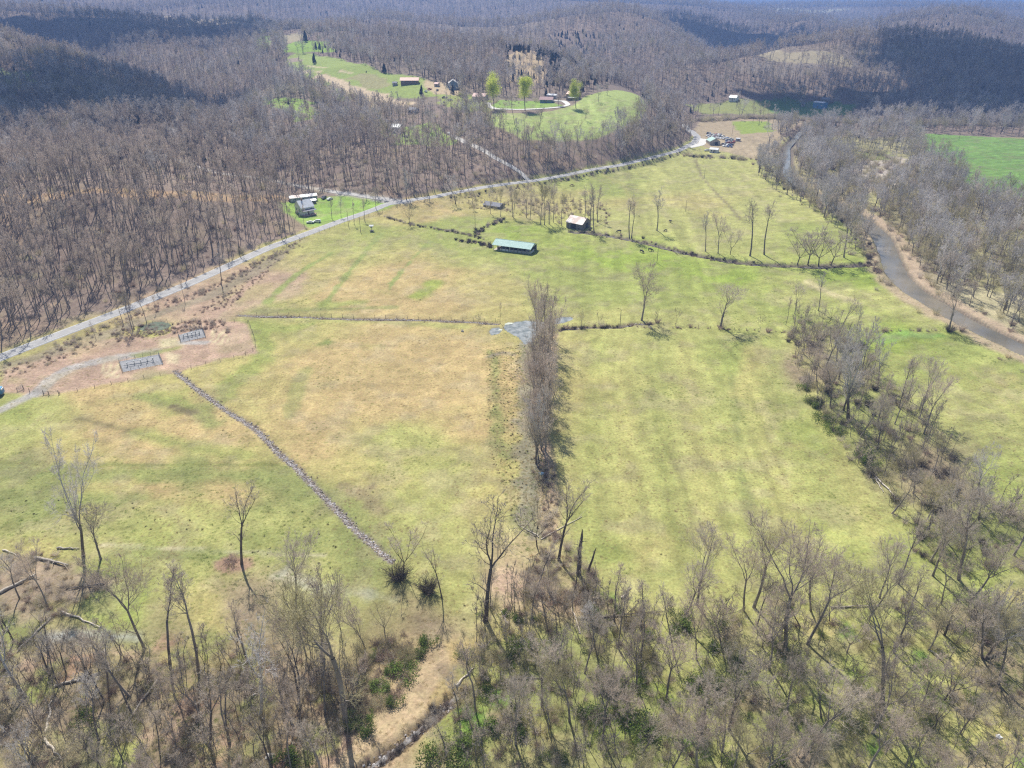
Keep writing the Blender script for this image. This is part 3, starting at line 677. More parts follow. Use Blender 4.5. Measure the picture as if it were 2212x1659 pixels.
def unit(v): return v / (np.linalg.norm(v) + 1e-9)
def grow(seed, H=20, fork=.35, leaders=3, spread=.35, r0=.3, limbs=9, branches=7, twigs=6, tl=4, ww=.035, lift=.25, wander=.18, limb_len=.3, lean=(0, 0), bare=.25, top=1.0):
    r = random.Random(seed); T, C = Tubes(), Tubes()
    nrm = lambda s: np.array([r.gauss(0, s), r.gauss(0, s), r.gauss(0, s)])
    tips = []
    def walk(p, d, L, ra, rb_, n, up, wan):
        P = [p.copy()]; D = [d]
        for i in range(n):
            d = unit(d + nrm(wan) + np.array([0, 0, up])); p = p + d * (L / n); P.append(p.copy()); D.append(d)
        return P, D, list(np.linspace(ra, rb_, n + 1))
    def side(d, ang):
        a = unit(np.cross(d, nrm(1))); return unit(d * math.cos(ang) + a * math.sin(ang))
    def twig(p, d, L):
        P, D, _ = walk(p, d, L, 0, 0, 2, .1, .25)
        C.ribbon(P[0], P[1], ww * 1.5); C.ribbon(P[1], P[2], ww)
        tips.append(P[2])
        for _ in range(tl):
            k = r.random() * 1.6; i = int(k); b = P[i] + (P[i + 1] - P[i]) * (k - i)
            e = side(D[i], r.uniform(.4, .9)); e = unit(e + np.array([0, 0, .15]))
            C.ribbon(b, b + e * L * r.uniform(.3, .65), ww * .8)
    def branch(p, d, L, ra):
        P, D, rr = walk(p, d, L, ra, ww * .6, 4, lift * .5, wander)
        C.tube(P, rr, 3)
        for j in range(twigs):
            k = r.uniform(.5, 3.95); i = int(k); b = P[i] + (P[i + 1] - P[i]) * (k - i)
            twig(b, side(D[i], r.uniform(.4, .95)), L * r.uniform(.32, .62))
        twig(P[-1], D[-1], L * .3)
    def limb(p, d, L, ra):
        P, D, rr = walk(p, d, L, ra, ra * .22, 5, lift, wander)
        T.tube(P, rr, 4)
        for j in range(branches):
            k = r.uniform(.9, 4.95); i = int(k); b = P[i] + (P[i + 1] - P[i]) * (k - i)
            branch(b, side(D[i], r.uniform(.45, 1.0)), L * r.uniform(.4, .65) * (1.15 - .1 * k), ra * .27)
        branch(P[-1], D[-1], L * .35, ra * .22)
    d0 = unit(np.array([lean[0], lean[1], 1.0]))
    hf = H * fork
    P, D, rr = walk(np.array([0, 0, -.4]), d0, hf + .4, r0, r0 * .72, 5, .06, .05)
    rr[0] = r0 * 1.35
    T.tube(P, rr, 7)
    if bare < fork and leaders > 1:
        for j in range(2):
            k = r.uniform(2.5, 5); i = min(int(k), 4); limb(P[i], side(D[i], r.uniform(.7, 1.1)), H * limb_len * .7, r0 * .3)
    a0 = r.uniform(0, 6.28)
    for q in range(leaders):
        a = a0 + q * 6.283 / leaders + r.uniform(-.4, .4)
        sp = spread * r.uniform(.6, 1.3) if leaders > 1 else 0.03
        d = unit(D[-1] + np.array([math.cos(a), math.sin(a), 0]) * sp)
        L = (H - hf) * r.uniform(.8, 1.05) * top
        PP, DD, r2 = walk(P[-1], d, L, r0 * (.72 if leaders == 1 else .46), .025, 7, .10, .11)
        T.tube(PP, r2, 5)
        for j in range(limbs):
            lo = 0.6 if leaders > 1 else max(0.2, (bare - fork) / (1 - fork) * 7)
            k = r.uniform(lo, 6.9); i = int(k); b = PP[i] + (PP[i + 1] - PP[i]) * (k - i)
            LL = H * limb_len * (1.1 - .75 * (k / 7)) * r.uniform(.7, 1.2)
            limb(b, side(DD[i], r.uniform(.5, .95)), LL, max(.03, r2[i] * .42))
        branch(PP[-1], DD[-1], H * .08, .03)
    return T, C, tips

def bark(name, c1, c2, tr=0):
    m = noisy(name, c1, c2, 1.2, .9, 5, stretch=(1, 1, .35)); nt = m.node_tree; p = nt.nodes['Principled BSDF']
    oi = nt.nodes.new('ShaderNodeObjectInfo'); hsn = nt.nodes.new('ShaderNodeHueSaturation')
    mr = nt.nodes.new('ShaderNodeMapRange'); mr.inputs['To Min'].default_value = .78; mr.inputs['To Max'].default_value = 1.28
    nt.links.new(oi.outputs['Random'], mr.inputs[0]); nt.links.new(mr.outputs[0], hsn.inputs['Value'])
    l = p.inputs['Base Color'].links[0]; nt.links.new(l.from_socket, hsn.inputs['Color']); nt.links.new(hsn.outputs[0], p.inputs['Base Color'])
    p.inputs['Specular IOR Level'].default_value = .2
    if tr:
        t = nt.nodes.new('ShaderNodeBsdfTranslucent'); ms = nt.nodes.new('ShaderNodeMixShader'); ms.inputs[0].default_value = tr
        nt.links.new(hsn.outputs[0], t.inputs[0]); out = nt.nodes['Material Output']
        nt.links.new(p.outputs[0], ms.inputs[1]); nt.links.new(t.outputs[0], ms.inputs[2]); nt.links.new(ms.outputs[0], out.inputs[0])
    return m
M_bark = bark('bark', (.20, .17, .145), (.32, .285, .25))
M_dark = bark('dark_bark', (.11, .09, .075), (.19, .16, .13))
M_twig = bark('twigs', (.44, .38, .31), (.58, .51, .43), .4)
M_twigb = bark('budding_twigs', (.40, .36, .22), (.52, .47, .29), .4)
M_twigr = bark('reddish_twigs', (.44, .37, .31), (.56, .47, .39), .4)
M_twigg = bark('grey_twigs', (.46, .43, .40), (.60, .56, .53), .4)
M_pale = bark('pale_bark', (.42, .40, .36), (.66, .64, .60))
# sycamore bark: brown flaking base, chalk white above
M_syc = bark('sycamore_bark', (.45, .43, .38), (.68, .66, .61)); nt = M_syc.node_tree; p = nt.nodes['Principled BSDF']
tc = nt.nodes.new('ShaderNodeTexCoord'); sx = nt.nodes.new('ShaderNodeSeparateXYZ'); nt.links.new(tc.outputs['Object'], sx.inputs[0])
mr = nt.nodes.new('ShaderNodeMapRange'); mr.inputs['From Min'].default_value = 4; mr.inputs['From Max'].default_value = 10; nt.links.new(sx.outputs[2], mr.inputs[0])
mx = nt.nodes.new('ShaderNodeMix'); mx.data_type = 'RGBA'; mx.inputs['A'].default_value = (.17, .14, .11, 1)
nt.links.new(mr.outputs[0], mx.inputs['Factor']); nt.links.new(p.inputs['Base Color'].links[0].from_socket, mx.inputs['B']); nt.links.new(mx.outputs['Result'], p.inputs['Base Color'])
def leafmat(name, c1, c2, tr=.3):
    m = bark(name, c1, c2); p = m.node_tree.nodes['Principled BSDF']; nt = m.node_tree
    t = nt.nodes.new('ShaderNodeBsdfTranslucent'); mx = nt.nodes.new('ShaderNodeMixShader'); mx.inputs[0].default_value = tr
    nt.links.new(p.inputs['Base Color'].links[0].from_socket, t.inputs[0]); out = nt.nodes['Material Output']
    nt.links.new(p.outputs[0], mx.inputs[1]); nt.links.new(t.outputs[0], mx.inputs[2]); nt.links.new(mx.outputs[0], out.inputs[0]); return m
M_lime = leafmat('lime_leaves', (.56, .62, .10), (.66, .70, .17), .55)
M_green = leafmat('green_leaves', (.13, .19, .045), (.23, .30, .08), .45)
M_olive = leafmat('olive_leaves', (.26, .27, .10), (.38, .37, .16), .45)
M_cedar = leafmat('cedar_leaves', (.035, .055, .03), (.06, .085, .04), .1)
M_bram = bark('bramble', (.30, .23, .19), (.44, .34, .28), .3)
M_brush = bark('straw_brush', (.48, .39, .25), (.6, .5, .34), .4)
M_pink = leafmat('pink_blossom', (.50, .40, .38), (.62, .52, .5))

PROTO = {}
def proto(name, T, C, tm, cm, h):
    PROTO[name] = dict(trunk=T.mesh(name + '_trunk', tm), crown=C.mesh(name + '_crown', cm), h=h, T=T, C=C, tm=tm, cm=cm)
for i in range(4):
    T, C, _ = grow(100 + i, H=20, fork=.38 + .06 * i, leaders=3 if i % 2 else 2, spread=.45, r0=.27, limbs=9, branches=6, twigs=6, tl=4, ww=.03)
    proto('spread%d' % i, T, C, M_bark, (M_twig, M_twigr, M_twigb, M_twig)[i], 20)
for i in range(4):
    T, C, _ = grow(200 + i, H=20, fork=.45, leaders=1, r0=.23, limbs=16, branches=5, twigs=6, tl=3, ww=.03, limb_len=.2, bare=.45)
    proto('slim%d' % i, T, C, M_bark, (M_twigr, M_twig, M_twigg, M_twig)[i], 20)
for i in range(3):
    T, C, _ = grow(300 + i, H=20, fork=.3, leaders=3, spread=.3, r0=.33, limbs=8, branches=6, twigs=6, tl=4, ww=.034, limb_len=.26)
    proto('syc%d' % i, T, C, M_syc, M_twigg, 20)
for i in range(4):
    T, C, _ = grow(400 + i, H=11, fork=.22, leaders=4, spread=.75, r0=.15, limbs=5, branches=6, twigs=5, tl=3, ww=.03, wander=.3, limb_len=.33, lift=.12)
    proto('bushy%d' % i, T, C, M_dark if i % 2 else M_bark, (M_twigb, M_twig, M_twigb, M_twig)[i], 11)
for i in range(2):     # nearly dead, few limbs
    T, C, _ = grow(500 + i, H=18, fork=.45, leaders=3, spread=.32, r0=.24, limbs=7, branches=4, twigs=4, tl=2, ww=.036, limb_len=.2)
    proto('sparse%d' % i, T, C, M_dark if i else M_pale, M_twigg if i == 0 else M_twig, 18)
for i in range(2):     # tall close-grown trees of the ditch row: steep, many fine upright branches
    T, C, _ = grow(600 + i, H=24, fork=.22, leaders=4, spread=.3, r0=.2, limbs=9, branches=5, twigs=4, tl=3, ww=.034, limb_len=.24, lift=.42, bare=.3)
    proto('row%d' % i, T, C, M_bark, M_twigr if i else M_twig, 24)
T = Tubes(); T.tube([(0, 0, -.4), (.1, 0, 2), (0, .1, 5), (.15, 0, 8), (.1, 0, 9.5)], [.42, .36, .3, .22, .06], 7)
C = Tubes(); [C.tube([(0, 0, z), (.5 * math.cos(a), .5 * math.sin(a), z + .3), (1.1 * math.cos(a), 1.1 * math.sin(a), z + .2)], [.08, .05, .02], 4) for z, a in ((3, 1), (4.5, 4), (6, 2.2), (6.8, 5.5), (7.7, .5))]
proto('snag', T, C, M_dark, M_dark, 9.5)
STUBS = []
for z, a in ((3, 1), (4.5, 4), (6, 2.2), (6.8, 5.5), (7.7, .5)):
    S = Tubes(); S.tube([(0, 0, z), (.5 * math.cos(a), .5 * math.sin(a), z + .3), (1.1 * math.cos(a), 1.1 * math.sin(a), z + .2)], [.08, .05, .02], 4); STUBS.append(S.mesh('branch_stub', M_dark))
def leafy(name, seed, H, tm, lm, n, size, prof, r0=.25):
    r = np.random.default_rng(seed); T, C, tips = grow(seed, H=H, fork=.25, leaders=3, spread=.3, r0=r0, limbs=7, branches=5, twigs=3, tl=0, ww=.04, limb_len=.24)
    C = Tubes(); tp = np.array(tips); z = tp[:, 2]; tp = tp[(z > H * .2)]
    c = tp[r.integers(0, len(tp), n)] * [1.15, 1.15, 1] + r.normal(0, .8, (n, 3)); C.quads(c, size, seed); proto(name, T, C, tm, lm, H)
leafy('lime0', 701, 15, M_bark, M_lime, 6500, .19, None)
leafy('lime1', 703, 15, M_bark, M_lime, 6500, .19, None)
leafy('pinkish', 703, 6, M_bark, M_pink, 1500, .12, None, .12)
for i in range(2):     # red cedar
    r = np.random.default_rng(800 + i); n = 4200; zz = r.random(n) ** .8; a = r.uniform(0, 6.28, n)
    R0 = (1 - zz) ** .75 * 2.3 * (.75 + .35 * np.sin(a * 3 + zz * 9 + i)) * (.55 + .45 * r.random(n) ** .4)
    C = Tubes(); C.quads(np.c_[np.cos(a) * R0, np.sin(a) * R0, .5 + zz * 8.5], .28, 5 + i)
    T = Tubes(); T.tube([(0, 0, -.3), (0, 0, 3), (0, 0, 8)], [.2, .15, .04], 5); proto('cedar%d' % i, T, C, M_dark, M_cedar, 9)
SH = {}
def shrub(name, seed, n, m, leaf=None, rad=1.6, h=2.0, nl=900, size=.12, ww=.04):
    r = random.Random(seed); S = Tubes()
    for k in range(n):
        a = r.uniform(0, 6.28); q = rad * .35 * r.random(); p = np.array([math.cos(a) * q, math.sin(a) * q, -.05]); a2 = a + r.uniform(-.8, .8)
        d = unit(np.array([math.cos(a2) * r.uniform(.2, 1), math.sin(a2) * r.uniform(.2, 1), r.uniform(.6, 1.4)])); L = h * r.uniform(.35, .8)
        for s_ in range(2):
            e = p + d * L * .6; S.ribbon(p, e, ww * (1.4 - .5 * s_))
            for _ in range(5):
                b = p + (e - p) * r.random(); f = unit(d + np.array([r.gauss(0, .6), r.gauss(0, .6), r.gauss(0, .35)])); S.ribbon(b, b + f * L * r.uniform(.25, .6), ww * .7)
            p = e; d = unit(d + np.array([r.gauss(0, .3), r.gauss(0, .3), -.15]))
    stems = S.mesh(name + '_stems', m); leaves = None
    if leaf is not None:
        g = np.random.default_rng(seed); lobes = g.normal(0, 1, (7, 3)) * [rad * .5, rad * .5, h * .12] + [0, 0, h * .42]
        c = lobes[g.integers(0, 7, nl)] + g.normal(0, 1, (nl, 3)) * [rad * .24, rad * .24, h * .2]; c[:, 2] = np.abs(c[:, 2]) + .05
        Lf = Tubes(); Lf.quads(c, size, seed); leaves = Lf.mesh(name + '_leaves', leaf); SH[name + 'L'] = Lf
    SH[name] = (stems, leaves, S, m, leaf)
shrub('bramble0', 1, 60, M_bram); shrub('bramble1', 2, 50, M_bram, rad=2.2, h=1.5); shrub('twiggy', 3, 75, M_twig, h=3.2, ww=.025); shrub('twiggyb', 33, 75, M_twigb, h=3.6, rad=2.4, ww=.025)
shrub('green0', 4, 22, M_bark, M_green, rad=1.7, h=2.0); shrub('green1', 5, 22, M_bark, M_green, rad=2.2, h=1.6); shrub('olive0', 6, 34, M_twig, M_olive, nl=320, rad=2.2, h=2.4, size=.07)
T, C, _ = grow(1001, H=7, fork=.5, leaders=1, r0=.06, limbs=9, branches=3, twigs=3, tl=2, ww=.03, limb_len=.2, bare=.3)
SAP = [(T, C)]
T, C, _ = grow(1002, H=6, fork=.2, leaders=3, spread=.4, r0=.06, limbs=5, branches=3, twigs=3, tl=2, ww=.03, limb_len=.28, wander=.28); SAP.append((T, C))
shrub('straw', 7, 55, M_brush, rad=1.5, h=1.2); shrub('dark', 8, 130, M_dark, rad=2.0, h=2.6)

def combo(name, T, C, tm, cm):
    a, fa = T.data(); b_, fb = C.data()
    me = mesh_np(name, np.concatenate([a, b_]), np.concatenate([fa, fb + len(a)]), [tm, cm], np.r_[np.zeros(len(fa)), np.ones(len(fb))].astype(int))
    return me
def proto_collection(name, items):
    c = bpy.data.collections.new(name)
    for k, me in enumerate(items):
        o = bpy.data.objects.new('%s_%02d' % (name, k), me); c.objects.link(o)
    return c
def lite(name, seeds, tm, cms, **kw):
    out = []
    for i, s in enumerate(seeds):
        T, C, _ = grow(s, **kw); out.append(combo(name + str(i), T, C, tm, cms[i % len(cms)]))
    return out
far_slim = lite('woodland_tree', range(900, 906), M_dark, [M_twigr, M_twigg, M_twig], H=20, fork=.42, leaders=1, r0=.19, limbs=11, branches=4, twigs=5, tl=3, ww=.085, limb_len=.24, bare=.40)
near_slim = lite('hillside_tree', range(930, 936), M_bark, [M_twigr, M_twig, M_twigr], H=22, fork=.5, leaders=1, r0=.22, limbs=13, branches=4, twigs=4, tl=3, ww=.05, limb_len=.2, bare=.45)
far_spread = lite('woodland_oak', range(910, 914), M_bark, [M_twigg, M_twig, M_twigb], H=18, fork=.33, leaders=3, spread=.45, r0=.24, limbs=5, branches=5, twigs=4, tl=3, ww=.065)
far_syc = lite('woodland_sycamore', range(920, 922), M_syc, [M_twigg], H=22, fork=.3, leaders=3, spread=.4, r0=.42, limbs=6, branches=5, twigs=4, tl=3, ww=.08)
assert len(far_slim) == 6 and len(far_spread) == 4
pc_trees = proto_collection('tree_kinds', far_slim + far_spread + far_syc + [combo('far_cedar', PROTO['cedar0']['T'], PROTO['cedar0']['C'], M_dark, M_cedar)] + near_slim)
KI = dict(slim=(0, 5), spread=(5, 9), syc=(9, 11), cedar=(11, 12))
def brushset(names):
    out = []
    for n in names:
        st, lf, S, m, leaf = SH[n]
        out.append(st if lf is None else combo(n + '_all', S, SH[n + 'L'], m, leaf))
    return out
pc_brush = proto_collection('brush_kinds', brushset(['bramble0', 'bramble1', 'twiggy', 'twiggyb', 'green0', 'green1', 'olive0', 'straw', 'dark']) + [combo('sapling%d' % i, T, C, M_bark, M_twig) for i, (T, C) in enumerate(SAP)])
BI = {n: i for i, n in enumerate(['bramble0', 'bramble1', 'twiggy', 'twiggyb', 'green0', 'green1', 'olive0', 'straw', 'dark', 'sap0', 'sap1'])}
# grass tufts
def tuft(seed, n, h, rad, m):
    r = np.random.default_rng(seed); S = Tubes()
    for k in range(n):
        a = r.uniform(0, 6.28); q = rad * r.random(); p = np.array([math.cos(a) * q * .4, math.sin(a) * q * .4, -.02]); S.ribbon(p, p + np.array([math.cos(a) * q, math.sin(a) * q, h * r.uniform(.3, 1)]), .06)
    return S.mesh('tuft%d' % seed, m)
M_t1 = bark('dry_tuft', (.50, .42, .24), (.66, .56, .34), .45); M_t2 = bark('green_tuft', (.24, .32, .08), (.36, .42, .14), .45); M_t3 = bark('dark_tuft', (.10, .09, .05), (.17, .15, .08), .2)
pc_tuft = proto_collection('tuft_kinds', [tuft(1, 26, .16, .42, M_t1), tuft(2, 26, .15, .42, M_t2), tuft(3, 30, .32, .33, M_t3)])

def scatter(name, coll, P, S, RZ, IX, label, cat):
    me = bpy.data.meshes.new(name); me.vertices.add(len(P)); me.vertices.foreach_set('co', np.asarray(P, np.float32).ravel())
    for nm, tp, v in (('sc', 'FLOAT', S), ('rz', 'FLOAT', RZ), ('ix', 'INT', IX)):
        a = me.attributes.new(nm, tp, 'POINT'); a.data.foreach_set('value', np.asarray(v, np.int32 if tp == 'INT' else np.float32))
    o = link(name, me); ng = bpy.data.node_groups.new(name + '_nodes', 'GeometryNodeTree')
    ng.interface.new_socket('Geometry', in_out='INPUT', socket_type='NodeSocketGeometry'); ng.interface.new_socket('Geometry', in_out='OUTPUT', socket_type='NodeSocketGeometry')
    N = ng.nodes.new; L = ng.links.new; gi = N('NodeGroupInput'); go = N('NodeGroupOutput'); iop = N('GeometryNodeInstanceOnPoints'); ci = N('GeometryNodeCollectionInfo')
    ci.inputs['Collection'].default_value = coll; ci.inputs['Separate Children'].default_value = True; ci.inputs['Reset Children'].default_value = True
    def attr(nm, tp): a = N('GeometryNodeInputNamedAttribute'); a.data_type = tp; a.inputs[0].default_value = nm; return a.outputs['Attribute']
    cx = N('ShaderNodeCombineXYZ'); L(attr('rz', 'FLOAT'), cx.inputs[2])
    for k_ in (0, 1):
        rn_ = N('FunctionNodeRandomValue'); rn_.data_type = 'FLOAT'; rn_.inputs[2].default_value = -.07; rn_.inputs[3].default_value = .07; rn_.inputs['Seed'].default_value = k_ + 3; L(rn_.outputs[1], cx.inputs[k_])
    L(gi.outputs[0], iop.inputs['Points']); L(ci.outputs[0], iop.inputs['Instance']); iop.inputs['Pick Instance'].default_value = True
    L(attr('ix', 'INT'), iop.inputs['Instance Index']); L(cx.outputs[0], iop.inputs['Rotation']); L(attr('sc', 'FLOAT'), iop.inputs['Scale']); L(iop.outputs[0], go.inputs[0])
    md = o.modifiers.new('scatter', 'NODES'); md.node_group = ng
    return tag(o, label, cat, kind='stuff')

# ------------------------------------------------------------------ woodland
open_logs = []
def W(pts): return line(*pts)
OPEN = [W(q) for q in (
    [(1050, 240), (1150, 222), (1240, 224), (1260, 206), (1376, 203), (1400, 232), (1370, 262), (1320, 285), (1250, 300), (1130, 298), (1060, 275)],
    [(1010, 203), (1060, 206), (1240, 205), (1260, 215), (1240, 235), (1050, 240), (1000, 240)],
    [z5(*p) for p in [(470, 520), (480, 430), (600, 390), (760, 395), (1100, 460), (1480, 540), (1620, 620), (1850, 640), (2100, 690), (2300, 760), (2450, 870), (2300, 900), (1800, 950), (1550, 1060), (1350, 1010), (1100, 900), (900, 760), (700, 680), (560, 600)]],
    [z5(*p) for p in [(450, 300), (760, 245), (1000, 260), (1010, 380), (640, 385), (480, 380)]],
    [z5(*p) for p in [(130, 340), (120, 230), (180, 170), (270, 190), (310, 290), (300, 360), (200, 350)]],
    [z5(*p) for p in [(360, 250), (380, 190), (640, 140), (700, 180), (620, 260), (480, 280)]],
    [z5(*p) for p in [(740, 140), (750, 80), (900, 85), (1000, 110), (1280, 100), (1280, 140), (900, 140)]],
    [(600, 436), (690, 420), (740, 414), (800, 425), (880, 436), (800, 465), (735, 480), (690, 494), (640, 500), (600, 450)],
    [(350, 33), (430, 40), (520, 45), (540, 56), (450, 58), (360, 48)], [(0, 150), (90, 160), (80, 185), (0, 180)],
    [(1090, 115), (1150, 110), (1180, 150), (1170, 178), (1100, 176)], [(1600, 122), (1700, 112), (1800, 114), (1835, 130), (1830, 140), (1760, 138), (1650, 133)],
    [(1560, 140), (1650, 133), (1770, 140), (1770, 160), (1600, 160)],
    [(1475, 222), (1640, 214), (1850, 222), (1840, 252), (1640, 250), (1500, 248)],
    [(1500, 318), (1640, 345), (1690, 330), (1685, 290), (1600, 258), (1520, 262), (1488, 285)],
    [(1985, 296), (1990, 286), (2212, 296), (2700, 315), (2700, 440), (2212, 425), (2120, 418), (2085, 395), (2060, 355), (2000, 325)],
    [(1860, 350), (1900, 325), (1960, 345), (1950, 400), (1870, 420), (1840, 380)],
    [(560, 212), (610, 210), (680, 225), (690, 255), (640, 262), (570, 230)], [(820, 285), (930, 262), (1000, 300), (960, 318), (860, 312)])]
OPEN += [W([(560, 130), (640, 170), (720, 215), (800, 245), (900, 262), (990, 262), (1000, 215), (900, 190), (700, 150)]), W([(1050, 268), (1130, 296), (1250, 300), (1390, 258), (1415, 270), (1400, 292), (1260, 330), (1090, 325)]), W([(1475, 246), (1860, 250), (1900, 275), (1500, 268)]),
    W([(560, 232), (700, 255), (700, 285), (570, 262)]), W([(1090, 176), (1180, 178), (1185, 205), (1090, 200)]), W([(1600, 158), (1780, 160), (1780, 172), (1600, 172)]), W([(820, 312), (960, 318), (1010, 302), (1010, 330), (820, 330)])]
KEEP = [.02, .04, 0, .10, .3, .1, .3, 0, .12, .3, .4, .12, .25, .06, .02, 0, .12, .3, .45, .07, .3, .15, .25, .3, .35, .5]
road_poly = np.vstack([rd, [[230, 1500], [-1500, 1500], [-1500, 150]]])
river_poly = np.vstack([rv, [[420, 190], [1200, 190], [1200, 900], [600, 960], [380, 900]]])
LINES = [(rd, 6.0), (lane, 3.2), (lane2, 3.5), (drive, 4.0), (rv, 5.5), (rv[rv[:, 1] < 480], 9), (line((550, 383), (467, 373), (400, 352), (360, 335)), 4)]
g = np.random.default_rng(5)
pts = []
y = 200.0
def spc(y): return 5.7 if y < 480 else 6.2 if y < 800 else (6.2 + (y - 800) * .0062 if y < 3000 else 19.8 + (y - 3000) * .006)
while y < 8800:
    s = spc(y); half = .76 * y + 60; n = int(2 * half / s)
    xs = -half + (np.arange(n) + g.random(n)) * s; ys = y + (g.random(n) - .5) * s * 1.1
    pts.append(np.c_[xs, ys]); y += s
P = np.concatenate(pts)
gvis = ground(P[:, 0], P[:, 1])
x, y = P[:, 0], P[:, 1]
left = inside(x, y, road_poly) | (y > 1480)
far_m = (y > 905) | left
bankd = np.full(len(x), 1e9); nb = y < 950; bankd[nb] = seg_dist(x[nb], y[nb], rv)
riv = (inside(x, y, river_poly) | ((bankd < 24) & (y > 380) & (x > 0))) & ~left
mid = (~left) & (~riv) & (y > 640) & inside(x, y, np.array(list(map(tuple, W([(1470, 300), (1500, 270), (1480, 240), (1640, 225), (1900, 245), (1760, 262), (1700, 300), (1690, 330)])))))
hillz = (y > 905) & ~left
keep = left | hillz | (riv & (g.random(len(x)) < .6)) | (mid & (g.random(len(x)) < .35))
# fields between the river and the hill: only hedge lines survive there
green_edge = W([(1500, 248), (1900, 250), (2212, 262), (2700, 270)])
for q, k in zip(OPEN, KEEP):
    b0, b1 = q.min(0), q.max(0); w = (x > b0[0]) & (x < b1[0]) & (y > b0[1]) & (y < b1[1])
    ins = np.zeros(len(x), bool); ins[w] = inside(x[w], y[w], q); keep &= ~(ins & (g.random(len(x)) > k))
for q, wd_ in LINES:
    w = y < 1000; dd = np.full(len(x), 1e9); dd[w] = seg_dist(x[w], y[w], q); keep &= dd > wd_
thin = fbm(x, y, 60, 91, 3)
keep &= (g.random(len(x)) < np.where(riv, np.where(bankd < 30, 1.2, .5) + 1.1 * smooth(.35, .6, thin), .66 + .4 * smooth(.3, .6, thin)))
P, x, y, riv, left, bankd, hz = P[keep], x[keep], y[keep], riv[keep], left[keep], bankd[keep], ground(P[keep, 0], P[keep, 1])
n = len(x); u = g.random(n); ix = np.zeros(n, int); sc = np.zeros(n)
typ = fbm(x, y, 90, 93, 3)
cedar = (u < np.where(y > 640, .012, 0) + .25 * smooth(.68, .78, fbm(x, y, 130, 95, 3)) * (y > 500))
cl = W([(1185, 80), (1290, 75), (1310, 112), (1200, 120)]); cedar |= inside(x, y, cl) & (u < .75)
cl = W([(1090, 108), (1260, 110), (1290, 185), (1110, 190)]); cedar |= inside(x, y, cl) & (u < .6)
syc = ~cedar & (u > np.where(riv & (bankd < 45), .75, np.where(riv | ((y > 860) & (y < 930)), .86, .99)))
spr = ~cedar & ~syc & (riv | (typ > .62) | (u > .8))
ix = np.where(cedar, 12, np.where(syc, 10 + g.integers(0, 2, n), np.where(spr & (y > 560) | riv, 6 + g.integers(0, 4, n), np.where((y < 620) & ~riv, 13 + g.integers(0, 6, n), g.integers(0, 6, n)))))
sc = (.66 + .55 * g.random(n) ** 1.3) * (.85 + .35 * fbm(x, y, 50, 97, 3)) * np.where(riv, .9, 1) * np.where(y > 1500, 1 + np.minimum(.7, (y - 1500) / 2600), 1)
sc = np.where(cedar, sc * .85, sc)
z5s = np.abs(x / y) < .8
P3 = np.c_[x, y, hz - .2][z5s]; sc, ix = sc[z5s], ix[z5s]
print('woodland', len(P3))
scatter('woodland', pc_trees, P3, sc, g.uniform(0, 6.28, len(P3)), ix, 'bare grey and brown woodland covering the hills beyond the road', 'woodland')

# ---- individual trees
NEAR = []
def plant(kind, Dx, Dy, Dtop=None, H=None, lean=None, label=None, group=None, cat='tree', name='bare_tree', world=None, rz=None, w=1.0):
    if world is None: x, y, z = hit(Dx, Dy)
    else: x, y = world; z = float(ground(x, y))
    if H is None: H = max(3, top_h(x, y, z, Dtop))
    assert label is None or len(label.split()) <= 14 or not print('LONG', label)
    NEAR.append(dict(kind=kind, x=x, y=y, z=z, H=H, lean=lean, label=label, group=group, cat=cat, name=name, rz=R.uniform(0, 6.28) if rz is None else rz, w=w))
def leanto(Dx, Dy, Tx, Ty):
    """tilt so that the tip appears at Tx, Ty with the tree leaning sideways"""
    x, y, z = hit(Dx, Dy); H = top_h(x, y, z, Ty); a, b_, c = ray(Tx, Ty); return H, (a / b_ * y - x) / H
ORD = 'first second third fourth fifth sixth seventh eighth ninth tenth eleventh twelfth thirteenth fourteenth fifteenth sixteenth seventeenth eighteenth nineteenth twentieth'.split(); ORD += ['twenty-' + o for o in ORD[:9]]
LANDM = [(w_, hit(*p_)[:2]) for w_, p_ in (
    ('the tall white sycamore', (180, 1203)), ('the weed mound', (505, 1220)), ('the tall forked edge tree', (312, 1402)), ('the pale dead tree', (563, 1545)), ('the largest grey tree', (745, 1562)), ('the broom of white branches', (270, 1560)),
    ('the long fallen trunk', (175, 1465)), ('the white corner trunk', (110, 1610)), ('the slanting pale trunk', (70, 1370)), ('the little stream', (200, 1378)), ('the bramble heap', (865, 1250)), ('the dry grass gully', (880, 1500)), ('the double-stemmed tall tree', (1048, 1342)),
    ('the dead trunks', (1258, 1240)), ('the orange stump', (1090, 1335)), ('the snapped pale trunk', (1350, 1285)), ('the long dark log', (1340, 1330)), ('the pale curved trunk', (1245, 1340)), ('the short dark log', (1320, 1470)), ('the level trunk', (1130, 1467)),
    ('the big forked tree', (1628, 1312)), ('the tall leaning tree', (1696, 1402)), ('the strongly leaning tree', (1745, 1392)), ('the field corner tree', (1941, 1262)), ('the thick middle trunk', (1905, 1522)), ('the gravelly bank', (2128, 1420)), ('the white tub', (2157, 1592)),
    ('the low crooked tree', (2040, 1512)), ('the round pale-crowned tree', (1575, 1575)), ('the bottom green brush', (1090, 1600)), ('the dark stump', (2040, 1372)), ('the edge log', (1860, 1312)), ('the tall creek sycamore', (1832, 905)), ('the pale fallen creek trunk', (1915, 1050)),
    ('the fence end', (1870, 716)), ('the far tip of the creek wood', (1700, 700)), ('the two-stemmed corner tree', (2015, 1244)), ('the right edge creek tree', (2190, 1200)), ('the lowest corner of brush', (1750, 1620)), ('the wood edge thicket', (1500, 1370)))]
